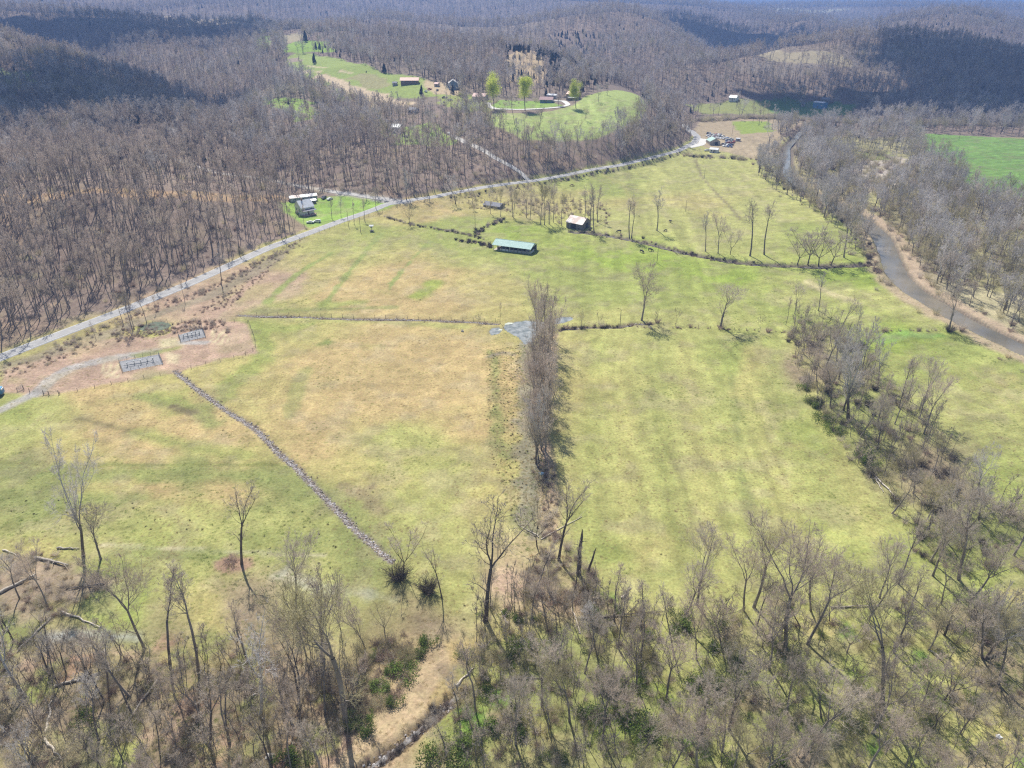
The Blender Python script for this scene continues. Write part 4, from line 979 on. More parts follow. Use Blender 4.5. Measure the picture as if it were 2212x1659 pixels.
def relate(w_, used, where):
    """where a plant stands, told by the landmark nearest to it"""
    nm, q = min(LANDM, key=lambda l: (l[1][0] - w_[0]) ** 2 + (l[1][1] - w_[1]) ** 2); dx, dy = w_[0] - q[0], w_[1] - q[1]
    rel = ('right of ' if dx > 0 else 'left of ') if abs(dx) > abs(dy) * .6 else ('behind ' if dy > 0 else 'before ')
    k = used[rel + nm] = used.get(rel + nm, 0) + 1
    return rel + nm + ('' if k == 1 else ', %s there' % ORD[k - 1])
RELABEL = """
rnd = [t for t in NEAR if t.get('auto')]; used = {}
rnd.sort(key=lambda t: min((l[1][0] - t['x']) ** 2 + (l[1][1] - t['y']) ** 2 for l in LANDM))
for t in rnd: t['label'] = t['auto'] + ' ' + relate((t['x'], t['y']), used.setdefault(t['auto'], {}), '')
byg = {}
for t in NEAR:
    if t['group'] and not t.get('auto'): byg.setdefault((t['group'], t['label']), []).append(t)
for (gname, lb), ts_ in byg.items():
    if len(ts_) < 2: continue
    row = 'close row' in gname; ts_.sort(key=lambda t: t['y'] if row else t['x'] / t['y'])
    for i, t in enumerate(ts_): t['label'] = lb + (', %s from the near end' if row else ', %s from the left') % ORD[i]
"""
def T(kind, bx, by, ty, label, tx=None, w=1.0, name='bare_tree', group=None, cat='tree'):
    if tx is None: plant(kind, bx, by, ty, label=label, w=w, name=name, group=group, cat=cat)
    else:
        H, l = leanto(bx, by, tx, ty); plant(kind, bx, by, H=H, lean=(l, 0), label=label, w=w, name=name, group=group, cat=cat)
# lone and readable trees
T('syc0', 180, 1203, 953, 'tall chalk white bare sycamore standing beside a small dark spreading tree', 147, .7)
T('spread0', 218, 1208, 1090, 'small dark spreading tree right of the tall white sycamore', w=1.2)
T('sparse1', 522, 1218, 1043, 'slender bare tree rising from the round mound of dead weeds', 499)
T('spread1', 312, 1402, 1205, 'dark trunk forking into upright limbs at the edge of the lower left wood', w=.85)
T('slim1', 427, 1440, 1222, 'tall thin tree with broken upper limbs near the lower left wood edge', 392)
T('slim0', 367, 1435, 1235, 'thin straight tree between the forked tree and the broken-topped one', 345)
T('sparse0', 563, 1545, 1330, 'pale dead tree with tangled white limbs in the lower left wood', 552)
T('spread3', 640, 1340, 1165, 'twin-topped grey tree at the upper edge of the lower left wood', 640, .8)
T('spread2', 745, 1562, 1215, 'very large dense grey tree beside the dry grass gully at the lower edge')
T('row1', 700, 1430, 1225, 'big grey tree with a dense crown behind the largest lower left tree', w=1.3)
T('sparse1', 1048, 1342, 1102, 'large tree split low into two tall dark stems below the middle field', w=1.3)
T('sparse1', 955, 1292, 1165, 'thin crooked tree beside the dark bramble heap at the ditch end', 935, .7)
T('bushy1', 872, 1240, 1130, 'small upright many-stemmed tree growing out of the bramble heap', w=.8)
T('bushy0', 832, 1372, 1300, 'little dark multi-stemmed tree left of the dry grass gully')
T('sparse1', 1207, 1209, 1030, 'dark forked tree standing alone where the tree row ends', w=1.1)
T('bushy1', 1160, 1180, 1085, 'small tree with two long broken pale limbs at its fork')
T('snag', 1249, 1240, 1143, 'tall straight dark dead trunk without branches', name='dead_trunk', cat='dead tree')
T('snag', 1270, 1237, 1182, 'short dead trunk leaning right beside the tall straight one', 1289, name='dead_trunk', cat='dead tree')
T('snag', 2040, 1372, 1325, 'broken dark stump in the lower right wood', name='dead_trunk', cat='dead tree')
T('sparse1', 1080, 697, 645, 'short dead tree beside the pond at the end of the ditch', name='bare_tree', w=.5)
T('bushy0', 1035, 699, 675, 'little crooked tree on the ditch left of the pond')
T('spread1', 1386, 692, 583, 'two-stemmed grey tree alone on the stream bank right of the tree row', w=1.3)
T('spread0', 1556, 707, 617, 'round-headed spreading tree on a brushy mound by the fence', w=1.9)
T('bushy2', 1641, 718, 680, 'small thin tree on the fence line before the creek wood', w=.6)
T('bushy0', 1256, 704, 665, 'small pale tree on the bank right of the pond', w=.7)
T('bushy2', 1293, 704, 672, 'thin clump of saplings on the bank right of the pond', w=.6)
T('bushy0', 1416, 698, 664, 'small thin tree just right of the two-stemmed tree', w=.5)
T('bushy2', 1461, 700, 662, 'second thin sapling right of the two-stemmed tree', w=.5)
T('spread0', 2050, 712, 615, 'wide leaning tree on the fence end above the river bend', w=1.35)
T('slim3', 1360, 515, 417, 'tall slender twin-stemmed tree on the pasture creek left of the others', w=1.1)
T('slim0', 1364, 514, 430, 'slim tree crossing the twin-stemmed tree at the pasture creek', 1372)
T('slim2', 1419, 498, 403, 'tall single tree on a bare patch above the pasture creek', 1428, 1.2)
T('slim2', 1524, 543, 450, 'straight narrow tree first along the right part of the pasture creek', w=.9)
T('spread1', 1551, 547, 467, 'dark many-forked tree on the pasture creek')
T('bushy1', 1577, 550, 490, 'small dark tree right of the many-forked one on the pasture creek')
T('slim1', 1620, 553, 433, 'tall broad-topped tree on the pasture creek', w=1.3)
T('slim3', 1651, 550, 428, 'tallest tree on the pasture creek with a full pale crown', w=1.2)
for q in ((1722, 572, 500), (1745, 572, 482), (1768, 575, 490), (1795, 572, 495)): T('bushy1', *q, 'dense twiggy tree in the thicket at the creek end', w=1.3, group='thicket trees at the creek end')
T('spread3', 1823, 556, 447, 'leaning tree between the thicket and the river', 1838)
T('spread0', 812, 451, 402, 'stout dark tree on the lawn between the white house and the lane', w=.9)
T('slim1', 717, 472, 430, 'dark tree with low forks on the lawn right of the white house', w=1.3)
T('slim2', 737, 470, 425, 'slim tree on the lawn close to the road')
T('slim0', 657, 486, 440, 'small bare tree in front of the white house', w=.8)
T('slim3', 765, 484, 430, 'thin roadside tree opposite the white house lawn', w=.8)
T('slim1', 788, 478, 427, 'thicker roadside tree opposite the white house lawn')
T('bushy0', 885, 487, 434, 'small many-stemmed tree on the paddock fence', w=.8)
T('syc1', 984, 440, 375, 'white-limbed tree between the road and the paddock', w=1.0)
T('syc2', 878, 432, 365, 'white-limbed tree at the wood edge by the lane mouth', w=1.0)
T('slim2', 478, 615, 528, 'tall roadside tree beside the brown weed bank', 470)
for q in ((400, 657, 600), (338, 675, 636), (317, 697, 624), (287, 716, 618), (267, 702, 632), (290, 711, 640), (208, 735, 690)): T('slim%d' % R.randint(0, 3), *q, 'thin bare tree between the road and the green pond', group='thin trees along the road by the pond', w=.8)
for q in ((1110, 474, 410), (1107, 468, 400), (1137, 470, 398), (1145, 474, 405), (1168, 485, 400), (1176, 486, 395), (1186, 484, 392), (1195, 480, 400), (1213, 487, 420), (1081, 468, 405), (1022, 452, 412), (1060, 462, 408)):
    T('spread%d' % R.randint(0, 3), *q, 'bare tree in the grove left of the rusty barn', group='grove left of the old barn', w=.75)
for q in ((1262, 493, 400), (1283, 500, 395), (1275, 497, 410), (1290, 480, 400)): T('slim%d' % R.randint(0, 3), *q, 'bare tree standing close against the rusty-roofed barn', group='trees against the old barn')
T('lime0', 1067, 237, 168, 'leftmost lime green leafing tree by the hill driveway', name='leafing_tree', w=1.1)
T('lime1', 1134, 239, 173, 'middle lime green leafing tree in front of the long hill house', name='leafing_tree', w=1.1)
T('lime0', 1244, 234, 180, 'lime green leafing tree right of the red-roofed hill building', name='leafing_tree')
T('pinkish', 1206, 229, 202, 'small pale blossoming tree beside the loop of the driveway', name='blossoming_tree')
T('pinkish', 1104, 224, 206, 'small round reddish budding tree on the hill lawn', name='blossoming_tree')
for i, q in enumerate(((679, 137, 114), (830, 157, 136), (910, 206, 183), (660, 90, 66), (1120, 172, 160), (1140, 172, 158), (1153, 170, 157))):
    T('cedar%d' % (i % 2), *q, ('lone dark cedar on the farm slope beside the fence row', 'dark cedar at the wood edge above the brown-roofed house', 'dark cedar below and right of the brown-roofed house', 'large dark evergreen at the top of the farm slope',
        'small cedar on the bare hillside clearing, left of three', 'small cedar on the bare hillside clearing, middle of three', 'small cedar on the bare hillside clearing, right of three')[i], name='cedar_tree', w=1.2 if i in (1, 3) else .9)
T('pinkish', 2180, 0, 0, '') if False else None
# the close row along the ditch
a, b_ = np.array(flat(1163, 1012)), np.array(flat(1176, 712))
nrow = 26
for i in range(nrow):
    t = (i + R.uniform(-.3, .3)) / (nrow - 1); q = a + (b_ - a) * t
    plant(['row0', 'row1', 'slim3'][i % 3], 0, 0, H=R.uniform(20, 26) * (1 if i > 1 else .9), world=(q[0] + R.uniform(-3.6, 3.0), q[1]), label='tall twiggy tree in the close row', group='close row of trees down the middle', w=R.uniform(.95, 1.35), lean=(R.uniform(-.06, .06), 0))
for q_, lb_ in (((1172, 1060, 1000), 'small bare tree on the dry strip just below the blue bag'), ((1185, 1100, 1040), 'small bare tree on the dry strip above the forked tree'), ((1150, 1120, 1060), 'small tree left of the dry strip by the marshy ditch')): T('bushy2', *q_, lb_, w=.8)
for i in range(7):
    q = flat(1160 + R.uniform(-8, 12), 860 + i * 22); plant(['row0', 'row1', 'spread1'][i % 3], 0, 0, H=R.uniform(17, 23), world=q, label='fuller tree in the near half of the close row', group='fuller trees in the near half of the close row', w=R.uniform(1.0, 1.3), lean=(R.uniform(-.08, .08), 0))
T('syc1', 1158, 1002, 840, 'pale-limbed tree at the near end of the close tree row', 1150, .6)
# trees by hand in the lower right wood
for k, q, tx, lab in (('spread0', (1505, 1306, 1139), None, 'bare tree at the wood edge well left of the big forked one'), ('spread1', (1606, 1319, 1180), None, 'grey tree close left of the big forked one in the lower right wood'),
        ('spread2', (1628, 1312, 1118), None, 'big widely forked tree at the upper edge of the lower right wood'), ('spread1', (1696, 1402, 1135), 1735, 'tall dark tree leaning right with a narrow crown'),
        ('spread3', (1745, 1392, 1213), 1835, 'tree leaning strongly to the right in the lower right wood'), ('slim1', (1941, 1262, 1122), None, 'slender tree on the field corner between the two woods'),
        ('spread0', (2015, 1244, 1105), 2060, 'two-stemmed tree at the corner of the creek wood'), ('spread3', (2071, 1252, 1052), 2108, 'tall leaning tree at the corner of the creek wood'),
        ('spread1', (2190, 1200, 1062), None, 'dark crooked tree near the right edge by the creek'), ('spread2', (1905, 1522, 1262), 1945, 'large thick-trunked tree in the middle of the lower right wood'),
        ('syc0', (2128, 1425, 1290), 2225, 'pale stem leaning far right beside a gravelly bank'), ('spread3', (2122, 1422, 1280), 2125, 'upright dark stem of the clump on the gravelly bank'),
        ('spread0', (1575, 1575, 1400), None, 'straight tree with a round pale crown in the lower right wood'), ('spread1', (1661, 1445, 1300), 1675, 'tree with a dense pale grey crown below the leaning ones'),
        ('bushy1', (2040, 1512, 1415), None, 'low wide crooked tree in the lower right wood'), ('spread2', (1230, 1558, 1420), None, 'round-crowned tree at the left of the lower right wood'),
        ('spread0', (1114, 1608, 1470), None, 'round-crowned tree near the bottom edge beside green brush'), ('spread3', (1170, 1525, 1400), None, 'dark straight tree behind the green brush'),
        ('slim0', (1327, 1342, 1225), None, 'slender bare tree beside the pale snapped trunk'), ('slim1', (1334, 1398, 1270), 1350, 'second slender tree near the pale snapped trunk'),
        ('slim2', (1290, 1418, 1300), 1275, 'slim tree leaning left above the fallen logs'), ('slim3', (1384, 1428, 1290), 1400, 'slim tree below the long fallen log'),
        ('spread1', (1440, 1508, 1370), None, 'grey tree with spreading limbs below the long fallen log'), ('slim0', (1027, 1535, 1385), 1020, 'thin tree right of the dry grass gully'),
        ('slim2', (989, 1530, 1440), 978, 'short thin tree close right of the dry grass gully')):
    T(k, *q, lab, tx)
# random trees of the named woods
def wood(poly, n, kinds, hr, sep, label, group, seed, ww=(.8, 1.15), lean=.12):
    g2 = random.Random(seed); pw = np.array([flat(*q) for q in poly]); b0, b1 = pw.min(0), pw.max(0); placed = 0; tries = 0
    while placed < n and tries < 6000:
        tries += 1; q = (g2.uniform(b0[0], b1[0]), g2.uniform(b0[1], b1[1]))
        if not inside(np.array([q[0]]), np.array([q[1]]), pw)[0]: continue
        if any((t['x'] - q[0]) ** 2 + (t['y'] - q[1]) ** 2 < sep * sep for t in NEAR): continue
        k = g2.choice(kinds); H = g2.uniform(*hr) * (.55 if k.startswith('bushy') else 1)
        l = (g2.gauss(0, lean), g2.gauss(0, lean * .6))
        size = 'tall' if H > hr[0] + .66 * (hr[1] - hr[0]) else ('low' if H < 10 else 'medium-height')
        form = {'spre': 'spreading', 'slim': 'slender', 'sycx': 'pale-limbed', 'syc0': 'pale-limbed', 'syc1': 'pale-limbed', 'syc2': 'pale-limbed', 'bush': 'bushy', 'spar': 'thin-crowned', 'row0': 'twiggy', 'row1': 'twiggy'}[k[:4]]
        ln = ' leaning right' if l[0] > .13 else (' leaning left' if l[0] < -.13 else '')
        NEAR.append(dict(kind=k, x=q[0], y=q[1], z=float(ground(*q)), H=H, lean=l, label='', auto='%s %s tree%s' % (size, form, ln), group=group, cat='tree', name='bare_tree', rz=g2.uniform(0, 6.28), w=g2.uniform(*ww)))
        placed += 1
wood([(-40, 1350), (100, 1380), (330, 1400), (560, 1390), (700, 1420), (790, 1500), (740, 1659), (700, 1750), (-80, 1750)], 50, ['slim0', 'slim1', 'slim2', 'slim3', 'sparse1', 'sparse0', 'spread1', 'bushy0'], (11, 20), 3.0, 'in the lower left wood', 'trees of the lower left wood', 3)
wood([(-60, 1180), (60, 1200), (130, 1230), (140, 1330), (60, 1390), (-60, 1400)], 7, ['slim0', 'slim2', 'spread1', 'sparse1'], (11, 19), 4.0, 'among fallen trunks at the left edge', 'trees among the fallen trunks at the left edge', 4)
wood([(600, 1380), (700, 1330), (790, 1370), (800, 1480), (700, 1540), (610, 1500)], 8, ['row0', 'row1', 'spread1', 'bushy0'], (13, 20), 4.0, 'in the grey clump left of the dry gully', 'grey clump of trees left of the dry gully', 5)
wood([(1060, 1300), (1220, 1270), (1380, 1330), (1420, 1430), (1250, 1560), (1000, 1700), (940, 1600), (1010, 1420)], 24, ['spread0', 'spread1', 'bushy0', 'bushy2', 'bushy3', 'slim1', 'slim3'], (9, 16), 3.6, 'in the bushy centre of the bottom wood', 'trees of the bushy bottom centre', 6)
wood([(1380, 1330), (1560, 1320), (1750, 1260), (1900, 1280), (2010, 1290), (2260, 1300), (2320, 1730), (1250, 1730), (1300, 1560)], 76, ['spread0', 'spread1', 'spread2', 'spread3', 'bushy0', 'bushy1', 'bushy2', 'bushy3', 'spread1', 'slim1'], (11, 19), 3.8, 'in the lower right wood', 'trees of the lower right wood', 7, lean=.17)
wood([(1690, 680), (1760, 668), (1850, 690), (1880, 745), (1860, 780), (1800, 800), (1745, 790), (1700, 735)], 13, ['slim0', 'slim2', 'spread0', 'bushy0', 'bushy3', 'row0'], (12, 19), 4.5, 'in the far end of the creek wood', 'trees at the far end of the creek wood', 8)
wood([(1745, 790), (1860, 780), (1930, 830), (2020, 920), (2010, 1010), (1900, 1010), (1830, 940), (1760, 860)], 22, ['spread0', 'spread1', 'spread3', 'bushy2', 'syc1', 'slim1', 'slim3'], (14, 21), 4.0, 'in the middle of the creek wood', 'trees in the middle of the creek wood', 9)
wood([(1900, 1010), (2010, 1000), (2100, 1050), (2250, 1120), (2260, 1230), (2100, 1240), (1990, 1210), (1920, 1100)], 15, ['spread0', 'spread1', 'bushy2', 'spread2', 'syc2', 'slim0'], (13, 20), 4.2, 'at the near end of the creek wood', 'trees at the near end of the creek wood', 10)
T('syc0', 1832, 905, 705, 'tall white sycamore rising from the middle of the creek wood', 1842)
T('syc2', 1812, 820, 722, 'white-limbed tree behind the tall sycamore of the creek wood')
T('sparse1', 2290, 1180, 960, '') if False else None
exec(RELABEL)
for t in NEAR:
    if len(t['label'].split()) > 16: print('OVER', t['label'])
print('near trees', len(NEAR))
for t in NEAR:
    pr = PROTO[t['kind']]; o = link(t['name'], None, loc=(t['x'], t['y'], t['z']))
    s = t['H'] / pr['h']; o.scale = (s * t['w'], s * t['w'], s)
    l = t['lean'] or (R.gauss(0, .03), R.gauss(0, .03))
    q = Vector((l[0], l[1], 1)).to_track_quat('Z', 'Y') if False else Vector((0, 0, 1)).rotation_difference(Vector((l[0], l[1], 1)).normalized())
    o.rotation_mode = 'QUATERNION'; o.rotation_quaternion = q @ Matrix.Rotation(t['rz'], 3, 'Z').to_quaternion()
    tag(o, t['label'], t['cat'], t['group'])
    if t['kind'] == 'snag':
        link('trunk', pr['trunk'], o); [link('branch_stub', m_, o) for m_ in STUBS]
    else: link('trunk', pr['trunk'], o); link('crown', pr['crown'], o)

# ------------------------------------------------------------------ shrubs
def bush(kind, Dx, Dy, s, label, group=None, world=None, name='shrub', zs=1):
    x, y = world if world is not None else hit(Dx, Dy)[:2]
    o = link(name, None, loc=(x, y, float(ground(x, y)) - .05), rz=R.uniform(0, 6.28)); o.scale = (s, s, s * zs); tag(o, label, 'shrub', group)
    st, lf = SH[kind][:2]; link('stems', st, o)
    if lf is not None: link('foliage', lf, o)
bush('dark', 860, 1250, 1.9, 'large dark bramble heap where the ditch meets the wood'); bush('dark', 925, 1280, 1.6, 'tall dark bramble clump right of the bramble heap', zs=1.3)
bush('bramble1', 498, 1216, 1.5, 'round brown bramble on the weed mound'); bush('dark', 2051, 716, 1.5, 'dark bush at the foot of the fence-end tree'); bush('bramble0', 1911, 716, 1.4, 'brown bush on the fence line in the green corner')
bush('bramble0', 1985, 714, .9, 'small dark bush between the brown bush and the fence-end tree'); bush('bramble0', 2077, 714, 1.2, 'small dark bush right of the fence-end tree'); bush('bramble1', 1556, 710, 1.7, 'brown brush round the foot of the round-headed tree')
bush('bramble0', 1491, 707, 1.0, 'low brown bush on the fence left of the round-headed tree'); bush('bramble0', 1659, 717, 1.2, 'brown bush near the creek wood on the fence'); bush('bramble0', 1420, 697, 1.3, 'brush tangle beside the two-stemmed tree')
bush('twiggy', 1300, 706, 1.0, 'pale brush on the bank right of the pond'); bush('bramble1', 1222, 709, 1.6, 'brown brush at the pond outlet')
GB = [(917, 1388), (1004, 1420), (1112, 1412), (1118, 1390), (905, 1415), (870, 1458), (1304, 1492), (1318, 1480), (1300, 1544), (1275, 1550), (1404, 1592), (1385, 1570), (1004, 1618), (1020, 1605), (1064, 1576), (1050, 1500), (1350, 1560), (1470, 1330), (1480, 1360),
      (176, 1555), (630, 1638), (650, 1655), (1741, 842), (1752, 868), (1855, 985), (1778, 905), (1760, 880), (1800, 930), (1870, 1000), (1560, 1500), (1500, 1480), (1840, 1560), (1690, 1655), (1600, 1440), (1540, 1400), (950, 1640), (2160, 1340)]
GBU = {}
for i, q in enumerate(GB):
    place = 'in the lower left wood' if q[0] < 700 else ('on the field edge of the creek wood' if q[1] < 1010 else ('beside the dry grass gully' if q[0] < 960 else ('in the bushy bottom centre' if q[0] < 1260 else 'in the lower right wood')))
    w_ = hit(*q)[:2]; place = relate(w_, GBU, place)
    bush('green%d' % (i % 2), q[0], q[1], R.uniform(.9, 1.6) * (1 if q[1] > 1100 else 1.1), 'fresh green bush ' + place, 'green bushes in the woods')
for q in ((1038, 468), (860, 508 - 10)): pass
# loose brush: hedgerows, banks, wood floors
bp = []
def brush(poly, n, kinds, s0, s1, seed=0):
    g2 = random.Random(seed + len(bp)); pw = np.array([hit(*q)[:2] for q in poly]); b0, b1 = pw.min(0), pw.max(0); k = 0; tries = 0
    while k < n and tries < n * 12:
        tries += 1; q = (g2.uniform(b0[0], b1[0]), g2.uniform(b0[1], b1[1]))
        if inside(np.array([q[0]]), np.array([q[1]]), pw)[0]: bp.append((q[0], q[1], g2.uniform(s0, s1), BI[g2.choice(kinds)])); k += 1
def bline(pts, n, wd, kinds, s0, s1):
    q = resample(pts if isinstance(pts, np.ndarray) else line(*pts), 1.0)
    for _ in range(n):
        p_ = q[R.randrange(len(q))]; bp.append((p_[0] + R.gauss(0, wd), p_[1] + R.gauss(0, wd), R.uniform(s0, s1), BI[R.choice(kinds)]))
brush([(-40, 1370), (100, 1400), (330, 1420), (560, 1400), (700, 1420), (800, 1480), (740, 1659), (-40, 1690)], 340, ['bramble0', 'bramble1', 'twiggy', 'twiggyb', 'olive0', 'straw', 'twiggyb'], .35, .95)
brush([(-40, 1190), (130, 1200), (230, 1270), (160, 1330), (-40, 1390)], 90, ['bramble0', 'straw', 'twiggy', 'olive0'], .4, .9)
brush([(1050, 1290), (1250, 1260), (1420, 1330), (1420, 1430), (1250, 1690), (930, 1690), (1010, 1420)], 240, ['bramble0', 'twiggy', 'twiggyb', 'olive0', 'olive0', 'green0', 'twiggyb'], .4, 1.0)
brush([(1400, 1330), (1560, 1330), (1750, 1270), (1900, 1290), (2240, 1300), (2260, 1700), (1250, 1700), (1300, 1560)], 290, ['bramble0', 'twiggy', 'twiggyb', 'olive0', 'twiggyb', 'green1', 'olive0'], .35, .95)
brush([(780, 1380), (880, 1370), (900, 1430), (850, 1520), (760, 1640), (740, 1560)], 80, ['olive0', 'bramble0', 'green0', 'twiggyb', 'bramble1'], .5, 1.1)
brush([(1690, 700), (1760, 690), (1880, 760), (1930, 830), (2020, 920), (2100, 1050), (2250, 1130), (2260, 1260), (2000, 1230), (1900, 1080), (1800, 950), (1740, 860)], 270, ['bramble0', 'bramble1', 'twiggy', 'twiggyb', 'olive0', 'twiggy', 'dark'], .6, 1.25)
wood([(1690, 690), (1770, 680), (1870, 720), (1930, 830), (2020, 920), (2100, 1050), (2250, 1130), (2250, 1230), (2100, 1250), (1990, 1210), (1900, 1080), (1800, 940), (1740, 840)], 0, ['slim0'], (10, 15), 4, '', '', 20)
brush([(1150, 1180), (1230, 1180), (1300, 1250), (1260, 1310), (1120, 1300)], 90, ['bramble0', 'bramble1', 'straw', 'twiggy'], .5, 1.0)
for pl_, n_ in (([(-40, 1370), (100, 1400), (330, 1420), (560, 1400), (700, 1420), (800, 1480), (740, 1659), (-40, 1690)], 240), ([(1050, 1290), (1250, 1260), (1420, 1330), (1420, 1430), (1250, 1690), (930, 1690), (1010, 1420)], 170), ([(1400, 1330), (1560, 1330), (1750, 1270), (1900, 1290), (2240, 1300), (2260, 1700), (1250, 1700), (1300, 1560)], 210),
    ([(1690, 700), (1760, 690), (1880, 760), (1930, 830), (2020, 920), (2100, 1050), (2250, 1130), (2260, 1260), (2000, 1230), (1900, 1080), (1800, 950), (1740, 860)], 260)):
    brush(pl_, n_, ['sap0', 'sap1'], .6, 1.6)
bline([(1175, 1010), (1190, 1100), (1195, 1180)], 60, 1.5, ['bramble0', 'straw', 'twiggy'], .3, .8)
bline([(1170, 740), (1175, 900), (1170, 1010)], 60, 1.6, ['bramble0', 'straw'], .3, .7)
bline(creek, 260, 2.2, ['bramble0', 'bramble1', 'dark', 'twiggy', 'straw', 'olive0'], .3, .8); bline(row_creek, 40, .8, ['bramble0', 'dark', 'straw'], .3, .7)
bline(ditch, 150, .9, ['straw', 'bramble0'], .12, .3); bline(ditch2, 110, .8, ['bramble0', 'straw'], .15, .35); bline(brook, 60, 1.0, ['straw', 'bramble0', 'dark'], .3, .6)
bline([(560, 684), (1070, 697)], 60, .6, ['bramble0', 'straw'], .12, .28)
bline([(1300, 706), (1550, 711), (1690, 718), (1900, 716), (2060, 714)], 90, .5, ['bramble0', 'straw', 'twiggy'], .2, .5)
bline([(120, 752), (250, 700), (350, 662), (470, 620), (560, 570), (650, 520)], 230, 2.2, ['bramble0', 'bramble1', 'twiggy', 'olive0'], .35, .85)
brush([(230, 720), (300, 700), (480, 690), (500, 720), (440, 715), (330, 725), (260, 740)], 260, ['bramble0', 'bramble1', 'straw', 'twiggy'], .35, .7)
brush([(400, 690), (470, 640), (560, 590), (600, 560), (560, 610), (500, 660)], 130, ['bramble1', 'straw', 'bramble0'], .3, .6)
brush([(0, 790), (180, 740), (240, 740), (100, 790), (0, 820)], 90, ['bramble0', 'straw', 'olive0'], .3, .6)
bline([(830, 468), (900, 488), (1000, 505), (1040, 515)], 110, .9, ['bramble0', 'dark', 'twiggy', 'olive0'], .35, .7); bline([(985, 520), (1030, 525), (1062, 535)], 45, 1.0, ['bramble0', 'dark'], .4, .8); bline([(1025, 508), (1050, 490), (1085, 475)], 45, 1, ['dark', 'bramble0', 'twiggy'], .5, .9)
brush([(960, 440), (1080, 455), (1230, 490), (1310, 490), (1320, 450), (1250, 430), (1000, 425)], 330, ['bramble0', 'twiggyb', 'twiggy', 'straw', 'olive0', 'sap0', 'sap1'], .4, 1.0)
bline([(960, 428), (1080, 412), (1230, 387), (1340, 366), (1400, 352), (1470, 332)], 150, 1.6, ['bramble0', 'twiggy', 'olive0', 'dark'], .35, .8)
bline([(1475, 335), (1640, 346), (1700, 400), (1790, 455), (1850, 500), (1880, 560), (1930, 615)], 230, 3.0, ['twiggy', 'twiggyb', 'bramble0', 'bramble1', 'dark'], .7, 1.5)
bline(rv[5:], 420, 12, ['twiggy', 'twiggyb', 'bramble0', 'bramble1', 'straw', 'olive0'], .6, 1.5)
brush([(1900, 470), (2212, 500), (2212, 640), (2030, 610), (1960, 560)], 300, ['twiggy', 'twiggyb', 'bramble1', 'olive0'], .7, 1.4)
brush([(1700, 300), (1900, 330), (2050, 400), (2212, 440), (2212, 500), (1900, 470), (1740, 380)], 700, ['twiggy', 'twiggyb', 'bramble0', 'twiggyb'], .9, 2.0)
bline([(1500, 262), (1600, 255), (1700, 258), (1900, 268), (2212, 272), (2600, 285)], 500, 5, ['twiggy', 'twiggyb', 'olive0', 'bramble1'], 1.0, 2.4)
bline([(870, 430), (700, 405), (1130, 385), (1250, 372), (1400, 340)], 160, 6, ['twiggy', 'bramble1', 'olive0'], .8, 1.5)
for _ in range(2600):                                   # understorey of the hill woods
    yy = R.uniform(300, 800) if _ < 2000 else R.uniform(800, 1300); xx = R.uniform(-.72, .1) * yy
    if inside(np.array([xx]), np.array([yy]), road_poly)[0] and not any(inside(np.array([xx]), np.array([yy]), OPEN[k])[0] for k in (0, 2, 7)) and seg_dist(np.array([xx]), np.array([yy]), lane)[0] > 4: bp.append((xx, yy, R.uniform(.5, 1.5), BI[R.choice(['twiggy', 'bramble1', 'twiggyb', 'olive0', 'bramble0'])]))
bp = np.array(bp)
rdist = seg_dist(bp[:, 0], bp[:, 1], rd); vdist = seg_dist(bp[:, 0], bp[:, 1], rv); bp = bp[(rdist > 4.6) & (vdist > 7)]
scatter('undergrowth', pc_brush, np.c_[bp[:, :2], ground(bp[:, 0], bp[:, 1]) - .05], bp[:, 2], g.uniform(0, 6.28, len(bp)), bp[:, 3], 'brambles, saplings and loose brush on banks, hedgerows and wood floors', 'undergrowth')
# grass tufts over the pasture, thick in the marshy strips
nt_ = 42000
v = g.uniform(math.log(75 + W0), math.log(420 + W0), nt_); yy = np.exp(v) - W0; xx = g.uniform(-1, 1, nt_) * (yy * .74 + 28)
ok = ~inside(xx, yy, road_poly) & ~inside(xx, yy, river_poly) & (seg_dist(xx, yy, rd) > 5)
marsh = np.zeros(nt_, bool)
for q in ([(1115, 740), (1170, 745), (1160, 900), (1175, 1000), (1172, 1100), (1190, 1160), (1110, 1140), (1058, 960), (1055, 760)], [(730, 1050), (800, 1050), (835, 1100), (820, 1130), (780, 1090)], [(520, 1100), (700, 1100), (820, 1200), (700, 1260), (450, 1200)], [(0, 1070), (400, 1080), (450, 1160), (0, 1150)]):
    marsh |= inside(xx, yy, np.array([flat(*p_) for p_ in q]))
dens = fbm(xx, yy, 12, 131, 3); ok &= (g.random(nt_) < np.where(marsh, .8, .15 + .9 * smooth(.45, .65, dens)))
tix = np.where(marsh & (g.random(nt_) < .14), 2, np.where(g.random(nt_) < .996, np.where(fbm(xx, yy, 30, 133, 3) > .5, 0, 1), 2))
xx, yy, tix = xx[ok], yy[ok], tix[ok]
sp = []
sw = np.array([flat(*p_) for p_ in [(1118, 745), (1168, 745), (1163, 900), (1178, 1000), (1178, 1160), (1112, 1140), (1052, 960), (1050, 760)]]); b0, b1 = sw.min(0), sw.max(0)
q_ = g.uniform(b0, b1, (9000, 2)); q_ = q_[inside(q_[:, 0], q_[:, 1], sw)][:3200]; xx = np.r_[xx, q_[:, 0]]; yy = np.r_[yy, q_[:, 1]]; tix = np.r_[tix, np.where(g.random(len(q_)) < .09, 2, np.where(g.random(len(q_)) < .3, 1, 0))]
scatter('grass_tufts', pc_tuft, np.c_[xx, yy, ground(xx, yy) - .02], g.uniform(.5, 1.25, len(xx)), g.uniform(0, 6.28, len(xx)), tix, 'tufts of dry and green grass over the pasture', 'grass')

